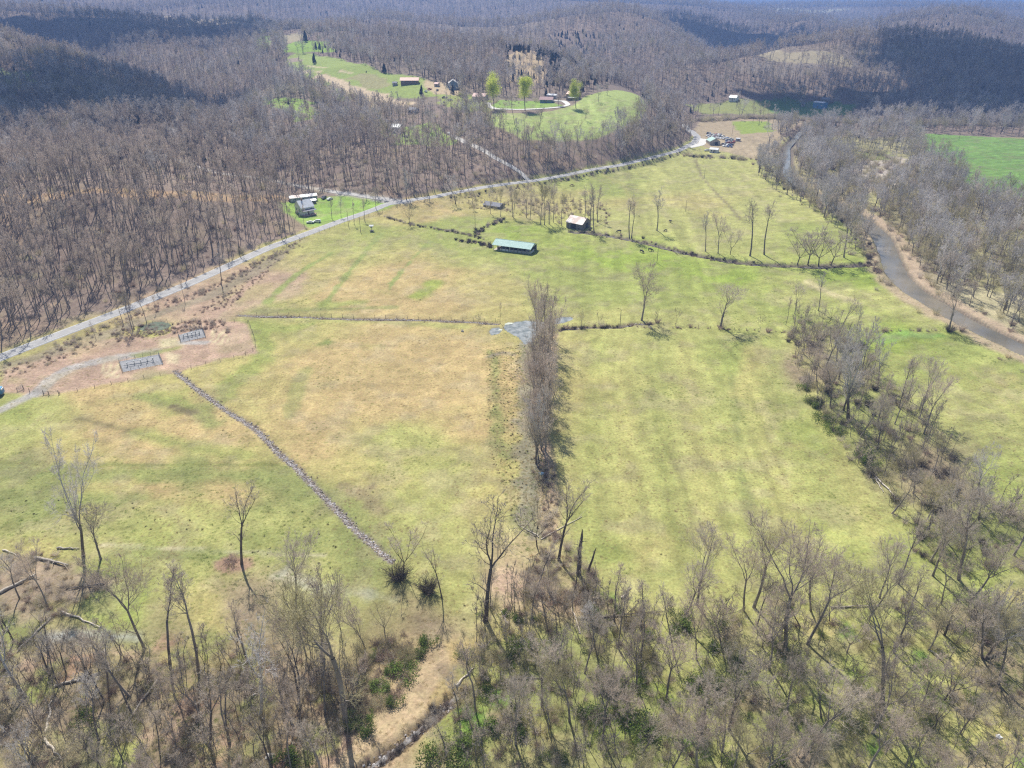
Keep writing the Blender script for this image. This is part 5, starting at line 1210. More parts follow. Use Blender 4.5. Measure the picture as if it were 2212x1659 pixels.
# stones and clods in the ditches
def stone(seed, m):
    b_ = bmesh.new(); bmesh.ops.create_icosphere(b_, subdivisions=1, radius=.28); r = random.Random(seed)
    for v in b_.verts: v.co *= r.uniform(.6, 1.25); v.co.z *= .6
    me = bpy.data.meshes.new('stone%d' % seed); b_.to_mesh(me); b_.free(); me.materials.append(m); return me
pc_stone = proto_collection('stone_kinds', [stone(1, bark('stone_grey', (.34, .32, .31), (.5, .47, .45))), stone(2, bark('stone_dark', (.12, .10, .09), (.2, .17, .15))), stone(3, bark('stone_brown', (.26, .21, .17), (.38, .31, .25)))])
P_ = []
for q, n_, w_ in ((ditch, 3400, .75), (ditch2, 1500, .6), (brook, 350, .9), (row_creek, 300, .6)):
    i_ = g.integers(0, len(q) - 1, n_); t_ = g.random(n_)[:, None]; P_.append(q[i_] * (1 - t_) + q[i_ + 1] * t_ + g.normal(0, w_ * .62, (n_, 2)))
P_ = np.concatenate(P_)
scatter('ditch_stones', pc_stone, np.c_[P_, ground(P_[:, 0], P_[:, 1]) + .02], g.uniform(.35, 1.25, len(P_)), g.uniform(0, 6.28, len(P_)), g.integers(0, 3, len(P_)), 'grey and brown stones and clods lying along the ditches', 'stones')

# ------------------------------------------------------------------ buildings and other things
class MB:
    def __init__(s): s.v = []; s.f = []
    def add(s, V, F):
        n = len(s.v); s.v += [tuple(p) for p in V]; s.f += [tuple(i + n for i in f) for f in F]; return s
    def box(s, x0, x1, y0, y1, z0, z1):
        return s.add([(x, y, z) for x in (x0, x1) for y in (y0, y1) for z in (z0, z1)], [(0, 1, 3, 2), (4, 6, 7, 5), (0, 4, 5, 1), (2, 3, 7, 6), (0, 2, 6, 4), (1, 5, 7, 3)])
    def bar(s, p, q, r, k=6, r2=None):
        p, q = np.array(p, float), np.array(q, float); d = unit(q - p); a = np.array([1., 0, 0]) if abs(d[0]) < .8 else np.array([0, 1., 0])
        u = unit(np.cross(d, a)); w = np.cross(d, u); r2 = r if r2 is None else r2
        V = [tuple(c + (u * math.cos(2 * math.pi * i / k) + w * math.sin(2 * math.pi * i / k)) * rr) for c, rr in ((p, r), (q, r2)) for i in range(k)]
        return s.add(V, [(i, (i + 1) % k, (i + 1) % k + k, i + k) for i in range(k)] + [tuple(range(k))[::-1], tuple(range(k, 2 * k))])
    def path(s, P, r, k=6):
        for a, b_ in zip(P[:-1], P[1:]): s.bar(a, b_, r, k)
        return s
    def slab(s, a, b_, c, d, t):       # four corner roof plane with thickness t downwards
        V = [a, b_, c, d] + [(p[0], p[1], p[2] - t) for p in (a, b_, c, d)]
        return s.add(V, [(0, 1, 2, 3), (7, 6, 5, 4), (0, 4, 5, 1), (1, 5, 6, 2), (2, 6, 7, 3), (3, 7, 4, 0)])
    def build(s, name, m, parent=None, **kw):
        me = bpy.data.meshes.new(name); me.from_pydata(s.v, [], s.f); me.update(); bm = bmesh.new(); bm.from_mesh(me); bmesh.ops.recalc_face_normals(bm, faces=bm.faces); bm.to_mesh(me); bm.free()
        me.materials.append(m); return link(name, me, parent, **kw)
def metal(name, c1, c2, sc=1.5, rough=.45, **kw): return noisy(name, c1, c2, sc, rough, 5, **kw)
def ribbed(name, c1, c2, per=3.0, rough=.5):
    m = noisy(name, c1, c2, .6, rough, 5); nt = m.node_tree; p = nt.nodes['Principled BSDF']; tc = nt.nodes.new('ShaderNodeTexCoord'); wv = nt.nodes.new('ShaderNodeTexWave'); bp_ = nt.nodes.new('ShaderNodeBump')
    wv.inputs['Scale'].default_value = per; bp_.inputs['Strength'].default_value = .5; bp_.inputs['Distance'].default_value = .05
    nt.links.new(tc.outputs['Object'], wv.inputs['Vector']); nt.links.new(wv.outputs[0], bp_.inputs['Height']); nt.links.new(bp_.outputs[0], p.inputs['Normal']); return m
MT = dict(green_roof=ribbed('green_roof', (.30, .47, .41), (.36, .53, .47)), white=noisy('white_paint', (.66, .66, .64), (.78, .78, .76), 1), grey_wall=noisy('grey_boards', (.30, .30, .30), (.44, .44, .44), .8, stretch=(3, 3, .3)),
    rust=noisy('rusty_roof', (.33, .20, .15), (.70, .65, .62), .22, .5, 5, lo=.42, hi=.56), old_wood=noisy('weathered_wood', (.15, .13, .12), (.27, .25, .23), .9, stretch=(4, 4, .3)), brown=noisy('brown_wall', (.20, .13, .09), (.28, .19, .13), 1),
    grey_roof=noisy('grey_shingle', (.20, .20, .22), (.30, .30, .32), 1.5), pale_roof=metal('pale_metal_roof', (.62, .63, .64), (.80, .80, .80), .5, .4), orange_roof=metal('orange_roof', (.58, .30, .21), (.68, .38, .27), .5, .6), red_roof=metal('red_roof', (.42, .18, .15), (.58, .30, .24), .4, .6),
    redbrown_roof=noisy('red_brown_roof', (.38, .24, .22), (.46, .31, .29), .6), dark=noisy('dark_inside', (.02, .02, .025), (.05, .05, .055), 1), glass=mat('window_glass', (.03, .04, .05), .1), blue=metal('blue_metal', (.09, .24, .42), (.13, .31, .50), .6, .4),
    blue_grey=metal('blue_grey_wall', (.13, .22, .30), (.17, .27, .36), .6), steel=metal('galvanised_pipe', (.20, .23, .23), (.30, .33, .32), 3, .55), dsteel=metal('dark_pipe', (.08, .11, .11), (.14, .17, .17), 3, .5), teal_roof=metal('blue_green_roof', (.38, .48, .50), (.46, .56, .57), .5),
    pinkwall=noisy('pink_brick', (.42, .32, .30), (.5, .4, .38), 2), post=noisy('fence_post_wood', (.13, .11, .09), (.24, .21, .17), 4), wire=mat('fence_wire', (.22, .20, .18), .6), tan=noisy('tan_wall', (.40, .35, .28), (.5, .44, .36), .8), rustm=noisy('rusty_metal', (.20, .10, .06), (.34, .19, .12), 2),
    rubber=mat('rubber', (.02, .02, .02), .8), log=noisy('fallen_bark', (.30, .26, .21), (.46, .41, .34), 2, stretch=(1, 1, .3)), plog=noisy('stripped_wood', (.52, .45, .36), (.68, .61, .51), 2, stretch=(1, 1, .3)), dlog=noisy('dark_fallen_bark', (.12, .10, .08), (.22, .18, .14), 2))

def frame2(pl, pr):
    a = np.array(hit(*pl)); b_ = np.array(hit(*pr)); d = b_[:2] - a[:2]; W_ = float(np.hypot(*d)); return a, W_, math.atan2(d[1], d[0])
def thing(name, label, cat, loc, rz=0, group=None):
    return tag(link(name, None, loc=tuple(loc), rz=rz), label, cat, group)
def window(par, x, y, z, w, h, face, k=.06):
    """face 'f' = front wall (towards -y), 's' = side wall at x (towards +x or -x by the sign of k)"""
    if face == 'f':
        f = MB().box(x - w / 2 - .1, x + w / 2 + .1, y - k, y, z - h / 2 - .1, z + h / 2 + .1).build('window', MT['white'], par); MB().box(x - w / 2, x + w / 2, y - k - .02, y - k + .01, z - h / 2, z + h / 2).build('pane', MT['glass'], f)
    else:
        f = MB().box(min(x, x + k), max(x, x + k), y - w / 2 - .1, y + w / 2 + .1, z - h / 2 - .1, z + h / 2 + .1).build('window', MT['white'], par); MB().box(min(x + k, x + k * 1.3), max(x + k, x + k * 1.3), y - w / 2, y + w / 2, z - h / 2, z + h / 2).build('pane', MT['glass'], f)
def gable(name, label, cat, pl, pr, dep, wh, rise, wall, roof, ov=.4, nw=2, door=True, sidew=(), chim=False, axis='x', W_=None, group=None, base=None):
    a, Wd, rz = frame2(pl, pr); W_ = W_ or Wd; zmin = float(min(ground(a[0] + math.cos(rz) * i - math.sin(rz) * j, a[1] + math.sin(rz) * i + math.cos(rz) * j) for i in (0, W_) for j in (0, dep)))
    zmax = float(max(ground(a[0] + math.cos(rz) * i - math.sin(rz) * j, a[1] + math.sin(rz) * i + math.cos(rz) * j) for i in (0, W_) for j in (0, dep)))
    t = thing(name, label, cat, (a[0], a[1], (zmin + zmax) / 2), rz, group); zb = zmin - (zmin + zmax) / 2 - .6
    w = MB()
    if axis == 'x':
        w.add([(0, 0, zb), (W_, 0, zb), (W_, dep, zb), (0, dep, zb), (0, 0, wh), (W_, 0, wh), (W_, dep, wh), (0, dep, wh), (0, dep / 2, wh + rise), (W_, dep / 2, wh + rise)],
              [(0, 1, 5, 4), (2, 3, 7, 6), (3, 0, 4, 8, 7), (1, 2, 6, 9, 5), (4, 5, 9, 8), (6, 7, 8, 9)])
        h = wh + rise + .06; e = wh - rise * ov / (dep / 2) + .06; r_ = MB()
        r_.slab((-ov, -ov, e), (W_ + ov, -ov, e), (W_ + ov, dep / 2, h), (-ov, dep / 2, h), .1); r_.slab((-ov, dep / 2, h), (W_ + ov, dep / 2, h), (W_ + ov, dep + ov, e), (-ov, dep + ov, e), .1)
    else:
        w.add([(0, 0, zb), (W_, 0, zb), (W_, dep, zb), (0, dep, zb), (0, 0, wh), (W_, 0, wh), (W_, dep, wh), (0, dep, wh), (W_ / 2, 0, wh + rise), (W_ / 2, dep, wh + rise)],
              [(0, 1, 5, 8, 4), (2, 3, 7, 9, 6), (3, 0, 4, 7), (1, 2, 6, 5), (4, 8, 9, 7), (8, 5, 6, 9)])
        h = wh + rise + .06; e = wh - rise * ov / (W_ / 2) + .06; r_ = MB()
        r_.slab((-ov, -ov, e), (W_ / 2, -ov, h), (W_ / 2, dep + ov, h), (-ov, dep + ov, e), .1); r_.slab((W_ / 2, -ov, h), (W_ + ov, -ov, e), (W_ + ov, dep + ov, e), (W_ / 2, dep + ov, h), .1)
    w.build('wall', wall, t); rf = r_.build('roof', roof, t)
    for i in range(nw): window(t, W_ * (i + .6) / (nw + .4 if nw else 1), 0, wh * .58, min(1.2, W_ / (nw * 2)), wh * .35, 'f')
    if door: d = MB().box(W_ * .47, W_ * .47 + .95, -.05, 0, .05, 2.1).build('door', MT['brown'], t); MB().box(W_ * .47 + .1, W_ * .47 + .16, -.12, -.05, 1.0, 1.12).build('handle', MT['steel'], d)
    for sx, fr in sidew: window(t, 0 if sx < 0 else W_, dep * fr, wh * .58, 1.1, wh * .35, 's', -.06 if sx < 0 else .06)
    if chim: MB().box(W_ * .3, W_ * .3 + .8, dep * .45, dep * .45 + .7, wh, wh + rise + 1.1).build('chimney', MT['rustm'], rf)
    return t, W_, dep

# open stable with the green roof
a, W_, rz = frame2((1066.2, 539.5), (1144.9, 549.5)); c_ = np.array(hit(1163.5, 539.5)); b_ = np.array(hit(1144.9, 549.5)); D_ = 9.6
t = thing('stable', 'long open-sided stable with pale green metal roof in the middle pasture', 'stable', (a[0], a[1], a[2]), rz)
r_ = MB(); e, h = 3.05, 5.0; r_.slab((-.7, -.8, e), (W_ + .7, -.8, e), (W_ + .7, D_ / 2, h), (-.7, D_ / 2, h), .12).slab((-.7, D_ / 2, h), (W_ + .7, D_ / 2, h), (W_ + .7, D_ + .8, e), (-.7, D_ + .8, e), .12); r_.build('roof', MT['green_roof'], t)
MB().box(-.8, W_ + .8, D_ / 2 - .15, D_ / 2 + .15, h + .0, h + .07).build('ridge_cap', MT['green_roof'], t)
MB().box(0, W_, 0, D_, -.4, .06).build('floor_slab', MT['tan'], t)
n = 9
for i in range(n + 1):
    for yy in (0, D_): MB().box(W_ * i / n - .11, W_ * i / n + .11, yy - .11, yy + .11, 0, 3.15).build('post', MT['white'] if i in (0, 4, n) else MT['old_wood'], t)
MB().box(W_ * .42, W_ - .1, .02, .12, .1, 1.35).build('front_panel', MT['grey_wall'], t); MB().box(W_ * .18, W_ * .41, .02, .12, .1, 1.2).build('front_panel', MT['white'], t); MB().box(W_ * .2, W_, D_ - .12, D_ - .02, .1, 2.9).build('back_wall', MT['old_wood'], t)
for i in range(4): MB().box(W_ - .05, W_ + .05, 1 + i * 1.3, 1.9 + i * 1.3, .1, 1.3).build('end_board', MT['white'], t)
for i in range(2, n): MB().box(W_ * i / n - .05, W_ * i / n + .05, .3, D_ - .3, .1, 2.0).build('stall_partition', MT['grey_wall'], t)
MB().add([(W_ - .05, 0, 3.1), (W_ - .05, D_, 3.1), (W_ - .05, D_ / 2, 4.85), (W_ + .05, 0, 3.1), (W_ + .05, D_, 3.1), (W_ + .05, D_ / 2, 4.85)], [(0, 1, 2), (3, 5, 4), (0, 3, 4, 1), (1, 4, 5, 2), (2, 5, 3, 0)]).build('gable_end', MT['teal_roof'], t)
MB().box(1.2, 3.4, 2.2, 3.6, .1, 1.1).build('feed_trough', MT['brown'], t)
# white house by the road
Lh = np.array(hit(630.2, 457.5)); Nh = np.array(hit(653, 467)); Rh = np.array(hit(680, 462.5))
dep = float(np.hypot(*(Lh - Nh)[:2]))
t, W_, dp_ = gable('house', 'white two-storey house with pale metal roof on the bright lawn', 'house', (653, 467), (680, 462.5), max(9, min(13, dep)), 4.6, 3.6, MT['white'], MT['pale_roof'], nw=3, sidew=((-1, .25), (-1, .5), (-1, .75), (1, .5)), chim=True)
p_ = MB().slab((-.2, -2.6, 2.6), (W_ + .4, -2.6, 2.6), (W_ + .4, -.02, 3.3), (-.2, -.02, 3.3), .1).build('porch_roof', MT['grey_roof'], t)
for i in range(5): MB().box(.1 + (W_ - .4) * i / 4, .28 + (W_ - .4) * i / 4, -2.5, -2.32, -.1, 2.55).build('porch_post', MT['white'], p_)
MB().box(0, W_, -2.6, -.02, -.5, .12).build('porch_floor', MT['redbrown_roof'], t)
gable('shed', 'long low shed with rust-streaked pale roof behind the white house', 'shed', (628, 437), (686, 432.5), 5.5, 2.7, 1.0, MT['grey_wall'], MT['rust'], nw=3, door=False)
gable('carport', 'small shelter with bright roof against the long shed', 'shelter', (665, 441), (683, 439.5), 3.2, 2.2, .5, MT['old_wood'], MT['pale_roof'], nw=0, door=False)
# old barn
t, W_, dp_ = gable('barn', 'old weathered barn with patchy rusty metal roof among bare trees', 'barn', (1223, 491.5), (1257, 497.5), 10, 3.6, 2.9, MT['old_wood'], MT['rust'], nw=0, door=False)
MB().box(W_ * .3, W_ * .6, -.06, .02, .2, 3.2).build('door', MT['dark'], t); MB().box(W_, W_ + .06, 4, 7, .2, 3.4).build('door', MT['dark'], t)  # near-black panels stand in for the shade inside the open doorways
gable('shed', 'sagging grey shed roof half hidden between the grove and the road', 'shed', (1044, 446), (1079, 452), 7, 1.5, 1.6, MT['old_wood'], MT['grey_roof'], nw=0, door=False)
# hill farm and spur
gable('farmhouse', 'brown farmhouse with orange roof on the farm slope', 'house', (866, 184.3), (903, 181.5), 9, 4.2, 2.3, MT['brown'], MT['orange_roof'], ov=1.0, nw=4, sidew=((-1, .5),))
gable('barn', 'dark barn with pale grey roof right of the brown farmhouse', 'barn', (969, 193), (989, 193.5), 15, 5.5, 3.4, MT['blue_grey'], MT['pale_roof'], axis='y', nw=1, door=True)
gable('house', 'low house with faded red roof left of the lime green trees', 'house', (1020, 214.5), (1047, 216.5), 10, 2.8, 2.6, MT['tan'], MT['red_roof'], nw=3, chim=True)
t, W_, dp_ = gable('house', 'long dark house with reddish brown roof by the driveway loop', 'house', (1166, 222.5), (1192.5, 222.3), 10, 3.0, 2.1, MT['blue_grey'], MT['redbrown_roof'], ov=.7, nw=4, sidew=((-1, .5),))
gable('outbuilding', 'flat pale-roofed outbuilding behind the long hill house', 'outbuilding', (1181, 213), (1201, 213), 9, 3.0, .9, MT['grey_wall'], MT['pale_roof'], nw=2, door=False)
t, W_, dp_ = gable('house', 'two-storey hill building with bright red and white roof', 'house', (1223, 216.5), (1245.5, 216.2), 9, 5.2, 2.2, MT['brown'], MT['orange_roof'], nw=3, sidew=((-1, .5),))
MB().slab((3, -3, 2.3), (W_ + 1, -3, 2.3), (W_ + 1, -.02, 2.9), (3, -.02, 2.9), .1).build('porch_roof', MT['white'], t)
gable('house', 'house with blue-green roof half hidden in the wood above the lane', 'house', (846, 287), (867, 287), 9, 4.5, 2.0, MT['pinkwall'], MT['teal_roof'], nw=3)
gable('house', 'small grey house in the trees below the farm slope', 'house', (881, 246), (896, 246), 8, 3.0, 1.8, MT['grey_wall'], MT['grey_roof'], nw=2)
gable('shed', 'small tan shed between the brown farmhouse and the dark barn', 'shed', (938, 187), (946, 187.5), 5, 2.8, 1.2, MT['tan'], MT['red_roof'], nw=0)
gable('shed', 'little grey shed left of the brown farmhouse', 'shed', (848, 186), (857, 185), 5, 2.6, 1.2, MT['grey_wall'], MT['grey_roof'], nw=0)
# scrap yard at the bend
t, W_, dp_ = gable('workshop', 'green-roofed workshop in front of the rows of scrap cars', 'workshop', (1533, 313.5), (1555, 313.5), 12, 3.4, 2.6, MT['tan'], MT['green_roof'], axis='y', nw=1, door=False); MB().box(W_ * .5, W_ * .78, -.06, .02, .1, 2.8).build('door', MT['dark'], t)  # the dark panel imitates the unlit inside of the workshop doorway
t, W_, dp_ = gable('mobile_home', 'white mobile home with white roof at the near side of the scrap yard', 'mobile home', (1532, 329.3), (1549.6, 330.6), 7, 2.9, 1.0, MT['white'], MT['pale_roof'], nw=2, sidew=((1, .5),))
gable('trailer_box', 'grey box trailer at the right edge of the scrap yard', 'trailer', (1589, 305), (1597, 305.5), 4, 2.6, .2, MT['grey_wall'], MT['pale_roof'], nw=0, door=True)
# far side of the valley
gable('barn', 'blue metal barn with white roof at the foot of the dark hill', 'barn', (1755, 232.3), (1775.5, 236), 11, 6, .9, MT['blue'], MT['pale_roof'], nw=0, door=True, ov=.6)
gable('barn', 'grey-roofed open barn just behind the blue barn', 'barn', (1773, 225), (1790, 226.5), 10, 5, 1.6, MT['old_wood'], MT['grey_roof'], nw=0, door=False)
gable('house', 'white house at the left foot of the dark hill', 'house', (1573.5, 219.5), (1589, 219.8), 9, 4.0, 2.4, MT['white'], MT['pale_roof'], nw=3)
gable('shed', 'tiny pale shed left of the blue barn', 'shed', (1731, 230.5), (1738, 230.5), 4, 3, 1.2, MT['tan'], MT['grey_roof'], nw=0, door=True)
for q, lb in (((505, 46, 511), 'far house in the high clearing at upper left'), ((520, 47, 527), 'second far house in the high clearing at upper left'), ((1628, 24.5, 1638), 'far white house on the distant plateau'), ((1690, 22.5, 1703), 'far white building right of the other on the distant plateau')):
    gable('house', lb, 'house', (q[0], q[1]), (q[2], q[1]), 12, 6, 4, MT['white'] if q[0] > 900 else MT['brown'], MT['pale_roof'] if q[0] > 900 else MT['redbrown_roof'], nw=2)

# cars
def carmesh(kind):
    L, Wd = (4.6, 1.8) if kind != 'truck' else (5.4, 1.95); b_ = bmesh.new(); hw = Wd / 2
    prof = {'sedan': [(-2.3, .35), (-2.3, .75), (-1.9, .88), (-1.25, .92), (-.65, 1.38), (.75, 1.40), (1.45, .98), (2.15, .90), (2.3, .7), (2.3, .35)],
            'suv': [(-2.3, .4), (-2.3, .95), (-1.3, 1.05), (-.8, 1.62), (1.9, 1.66), (2.25, 1.05), (2.3, .4)],
            'truck': [(-2.7, .45), (-2.7, 1.0), (-1.6, 1.1), (-1.1, 1.75), (.3, 1.78), (.55, 1.1), (2.7, 1.1), (2.7, .45)]}[kind]
    top = max(z for _, z in prof); rows = []
    for sy in (-1, 1):
        rows.append([b_.verts.new((x, sy * hw * (1 - .18 * max(0, (z - .95)) / (top - .95 + .01)), z)) for x, z in prof])
    n = len(prof)
    for i in range(n): j = (i + 1) % n; b_.faces.new((rows[0][i], rows[0][j], rows[1][j], rows[1][i]))
    b_.faces.new(rows[0][::-1]); b_.faces.new(rows[1]); bmesh.ops.recalc_face_normals(b_, faces=b_.faces)
    me = bpy.data.meshes.new('body'); b_.to_mesh(me); b_.free()
    xs = {'sedan': (-.62, .72, 1.0, 1.32), 'suv': (-.75, 1.85, 1.12, 1.55), 'truck': (-1.05, .28, 1.18, 1.68)}[kind]
    gl = MB().box(xs[0], xs[1], -hw * .93, hw * .93, xs[2], xs[3]); wsh = MB().add([(xs[0] - .5, -hw * .8, xs[2] - .02), (xs[0] - .5, hw * .8, xs[2] - .02), (xs[0] - .02, hw * .72, xs[3] + .06), (xs[0] - .02, -hw * .72, xs[3] + .06)], [(0, 1, 2, 3)])
    return me, gl, L, hw
carbody = {k: carmesh(k) for k in ('sedan', 'suv', 'truck')}; carglass = {}; wheel_me = MB().bar((0, -.11, 0), (0, .11, 0), .34, 12); paints = {}
wheel_o = None
def car(kind, col, Dx, Dy, rz, label, group=None, parts=True):
    global wheel_o
    x, y, z = hit(Dx, Dy); t = thing('car' if kind != 'truck' else 'pickup_truck', label, 'car' if kind != 'truck' else 'truck', (x, y, z + .1), rz, group)
    if col not in paints: paints[col] = mat('car_paint', col, .3)
    me, gl, L, hw = carbody[kind]; me = me.copy(); me.materials.append(paints[col]); link('body', me, t)
    if kind not in carglass:
        o = gl.build('windows', MT['glass'], t); carglass[kind] = o.data
    else: link('windows', carglass[kind], t)
    if parts:
        for sx in (-1, 1):
            for sy in (-1, 1):
                if wheel_o is None: o = wheel_me.build('wheel', MT['rubber'], t); wheel_o = o.data
                else: o = link('wheel', wheel_o, t)
                o.location = (sx * L * .31, sy * hw * .93, .30)
car('sedan', (.66, .68, .64), 670.5, 482.3, .15, 'pale sedan parked left of the other on the roadside lawn'); car('suv', (.72, .72, .70), 685.5, 480.5, .12, 'white van-like car parked right of the pale sedan by the road')
car('suv', (.05, .06, .09), 700, 429.5, 1.3, 'dark blue car parked right of the long shed'); car('sedan', (.75, .75, .72), 712.5, 431.5, 1.0, 'white car on the lane beside the dark blue one')
car('truck', (.06, .06, .07), 960, 212, .3, 'dark pickup on the farm track below the dark barn'); car('sedan', (.5, .52, .55), 973, 217, .1, 'silver car on the farm track below the dark barn'); car('suv', (.62, .62, .6), 877, 296, -.4, 'white car beside the house with the blue-green roof')
car('truck', (.30, .05, .04), 928, 194, .8, 'red pickup in the farmyard right of the brown farmhouse'); car('truck', (.6, .6, .6), 920, 199, 2.0, 'pale truck in the farmyard below the red pickup'); car('suv', (.1, .1, .1), 945, 196, 1.5, 'black car in the farmyard left of the dark barn')
car('suv', (.5, .5, .52), 1526.5, 326.5, .2, 'grey car left of the white mobile home'); car('sedan', (.18, .03, .03), 1527, 306, 1.2, 'dark red car left of the green-roofed workshop')
cols = [(.62, .62, .6), (.72, .72, .7), (.05, .05, .06), (.30, .31, .33), (.25, .05, .04), (.07, .10, .2), (.5, .46, .36), (.16, .17, .18), (.66, .64, .58)]
def zj(x, y): return 1483.2 + .0651 * x, 266.4 + .0651 * y
k = 0; CN = ['off-white', 'white', 'black', 'grey', 'red', 'dark blue', 'tan', 'dark grey', 'cream']
for j, (yy, xa, xb) in enumerate(((355, 700, 1180), (400, 720, 1260), (440, 700, 1330), (480, 690, 1430), (520, 1300, 1560), (560, 1310, 1560), (610, 1310, 1590), (660, 1300, 1560), (720, 1210, 1480), (770, 1200, 1480))):
    xx = xa + (j % 2) * 30; nth = -1
    while xx < xb:
        if not (740 < xx < 1290 and 490 < yy < 720):
            nth += 1; q = zj(xx, yy + (xx - xa) * .09); c_i = R.randrange(len(cols)); side = 'behind' if yy < 500 else 'right of'
            car(R.choice(['sedan', 'suv', 'sedan', 'truck']), cols[c_i], q[0], q[1], R.uniform(-.3, .3) + (1.2 if j % 3 == 0 else 0), '%s scrap car, %s from the left in %s row %s the workshop' % (CN[c_i], ORD[int((xx - xa) / 78) if False else nth], ORD[j if yy < 500 else j - 4], side), 'scrap cars parked round the workshop', parts=False); k += 1
        xx += R.uniform(78, 96)
print('scrap', k)

# posts, poles, fences
def pole(Dx, Dy, Dt, label, cross=False, group=None, name='utility_pole', r=.14):
    x, y, z = hit(Dx, Dy); H = max(1.2, top_h(x, y, z, Dt)); t = thing(name, label, 'pole', (x, y, z), R.uniform(-.3, .3), group)
    MB().bar((0, 0, -.3), (0, 0, H), r, 7, r * .7).build('shaft', MT['post'], t)
    MB().box(-(.9 if cross else .12), (.9 if cross else .12), -.06, .06, H - .7, H - .58).build('crossarm', MT['post'], t)
    MB().bar((.05, 0, H), (.05, 0, H + .16), .05).build('insulator', MT['glass'], t)
pole(779, 501, 468, 'dark leaning pole in the pasture beside the raised feeder'); pole(753, 489, 456, 'thin pole between the roadside trees opposite the lawn'); pole(1026.6, 493, 462, 'thin pole in the paddock left of the stable')
pole(1521, 385, 364, 'lone pole in the upper pasture near the scrap yard'); pole(1481, 457, 432, 'lone pole in the upper pasture below the other'); pole(1419, 568, 530, 'thin pole in the green pasture right of the grazing cattle')
pole(1339, 706, 670, 'dark pole on the bank right of the pond'); pole(2071, 303, 286, 'pole at the edge of the bright green far field', True); pole(1581, 293, 268, 'tall pole behind the scrap cars', True)
post_me = None
def fence(name, pts, step, label, h=1.3, rails=3, dz=0, cat='fence', post=.075):
    global post_me
    q = resample(np.array(pts) if not isinstance(pts[0][0], (int, float)) or False else line(*pts), step); zz = ground(q[:, 0], q[:, 1]); t = thing(name, label, cat, (q[0, 0], q[0, 1], float(zz[0])))
    P = np.c_[q - q[0], zz - zz[0]]
    for p_ in P[:100]:
        if post_me is None: o = MB().bar((0, 0, -.3), (0, 0, 1), .075, 5).build('post', MT['post'], t); post_me = o.data
        else: o = link('post', post_me, t)
        o.location = tuple(p_ + np.array([R.gauss(0, .05), R.gauss(0, .05), 0])); o.scale = (post / .075, post / .075, h * R.uniform(.9, 1.15)); o.rotation_euler = (R.gauss(0, .06), R.gauss(0, .06), 0)
    w = MB()
    for k_ in range(rails): w.path([tuple(p_ + np.array([0, 0, h * (k_ + 1) / rails - .08])) for p_ in P], .014, 3)
    w.build('wire', MT['wire'], t); return t
fence('wire_fence', [(1236, 704), (1310, 705), (1420, 700), (1550, 711), (1690, 718)], 4.5, 'post and wire fence along the bank from the pond to the creek wood')
fence('wire_fence', [(1870, 716), (1960, 714), (2060, 714)], 4.0, 'short wire fence with bushes in the green corner above the river')
fence('wire_fence', [(555, 680), (700, 683), (860, 687), (1070, 694)], 4.5, 'low wire fence along the straight ditch left of the pond')
fence('wire_fence', [(590, 548), (660, 512), (740, 486), (800, 466), (826, 458)], 4.0, 'roadside wire fence from the weed bank to the paddock')
fence('wire_fence', [(826, 462), (870, 481), (940, 497), (1040, 512)], 4.0, 'paddock fence running down to the stable hedge')
fence('wire_fence', [(538, 698), (550, 730), (559, 765), (500, 774), (385, 806), (230, 832), (130, 852)], 5.0, 'fence round the bare ground with the two pipe yards')
fence('wire_fence', [(1165, 396), (1240, 387), (1340, 368), (1410, 352), (1468, 334)], 6, 'wire fence between the road bend and the upper pasture')
fence('wire_fence', [(330, 700), (420, 690), (480, 694), (535, 697)], 5, 'broken fence above the green pond and pipe yard')
# the posts and gate by the yard entrance
for q, lb in (((64.7, 848.6), 'lone wooden post left of the yard gateway'), ((52, 843), 'short post just left of the lone wooden post')):
    x, y, z = hit(*q); tag(MB().bar((0, 0, -.3), (.05, 0, 1.8), .11, 6, .09).build('wooden_post', MT['post'], loc=(x, y, z)), lb, 'post')
a, W_, rz = frame2((94.7, 852.5), (127.5, 852.5)); t = thing('rail_fence', 'short wooden rail fence with three stout posts at the yard gateway', 'fence', a, rz)
for i in (0, .42, 1): MB().bar((W_ * i, 0 if i != .42 else -.6, -.3), (W_ * i, 0 if i != .42 else -.6, 1.7), .12, 6).build('post', MT['post'], t)
MB().bar((0, 0, 1.1), (W_, 0, 1.1), .06).bar((0, 0, .6), (W_ * .42, -.6, .3), .06).build('rail', MT['post'], t)
a, W_, rz = frame2((38, 846), (46, 842)); t = thing('gate', 'grey metal gate panel beside the blue trailer', 'gate', a, rz)
MB().bar((0, 0, -.2), (0, 0, 1.7), .07).bar((2.2, 0, -.2), (2.2, 0, 1.7), .07).build('post', MT['dsteel'], t); g_ = MB(); [g_.bar((0, 0, z), (2.2, 0, z), .035) for z in (.4, .7, 1.0, 1.3, 1.6)]; [g_.bar((x, 0, .4), (x, 0, 1.6), .03) for x in (.7, 1.5)]; g_.build('panel', MT['steel'], t)
x, y, z = hit(3, 858); t = thing('livestock_trailer', 'bright blue trailer with pale rounded front cut by the left edge', 'trailer', (x - 3.2, y + 1.2, z), .25)
b_ = bmesh.new(); bmesh.ops.create_cube(b_, size=1, matrix=Matrix.Translation((0, 0, 1.65)) @ Matrix.Diagonal((6.4, 2.3, 2.1, 1))); bmesh.ops.bevel(b_, geom=[e_ for e_ in b_.edges], offset=.28, segments=3, affect='EDGES'); me = bpy.data.meshes.new('body'); b_.to_mesh(me); b_.free(); me.materials.append(MT['blue']); link('body', me, t)
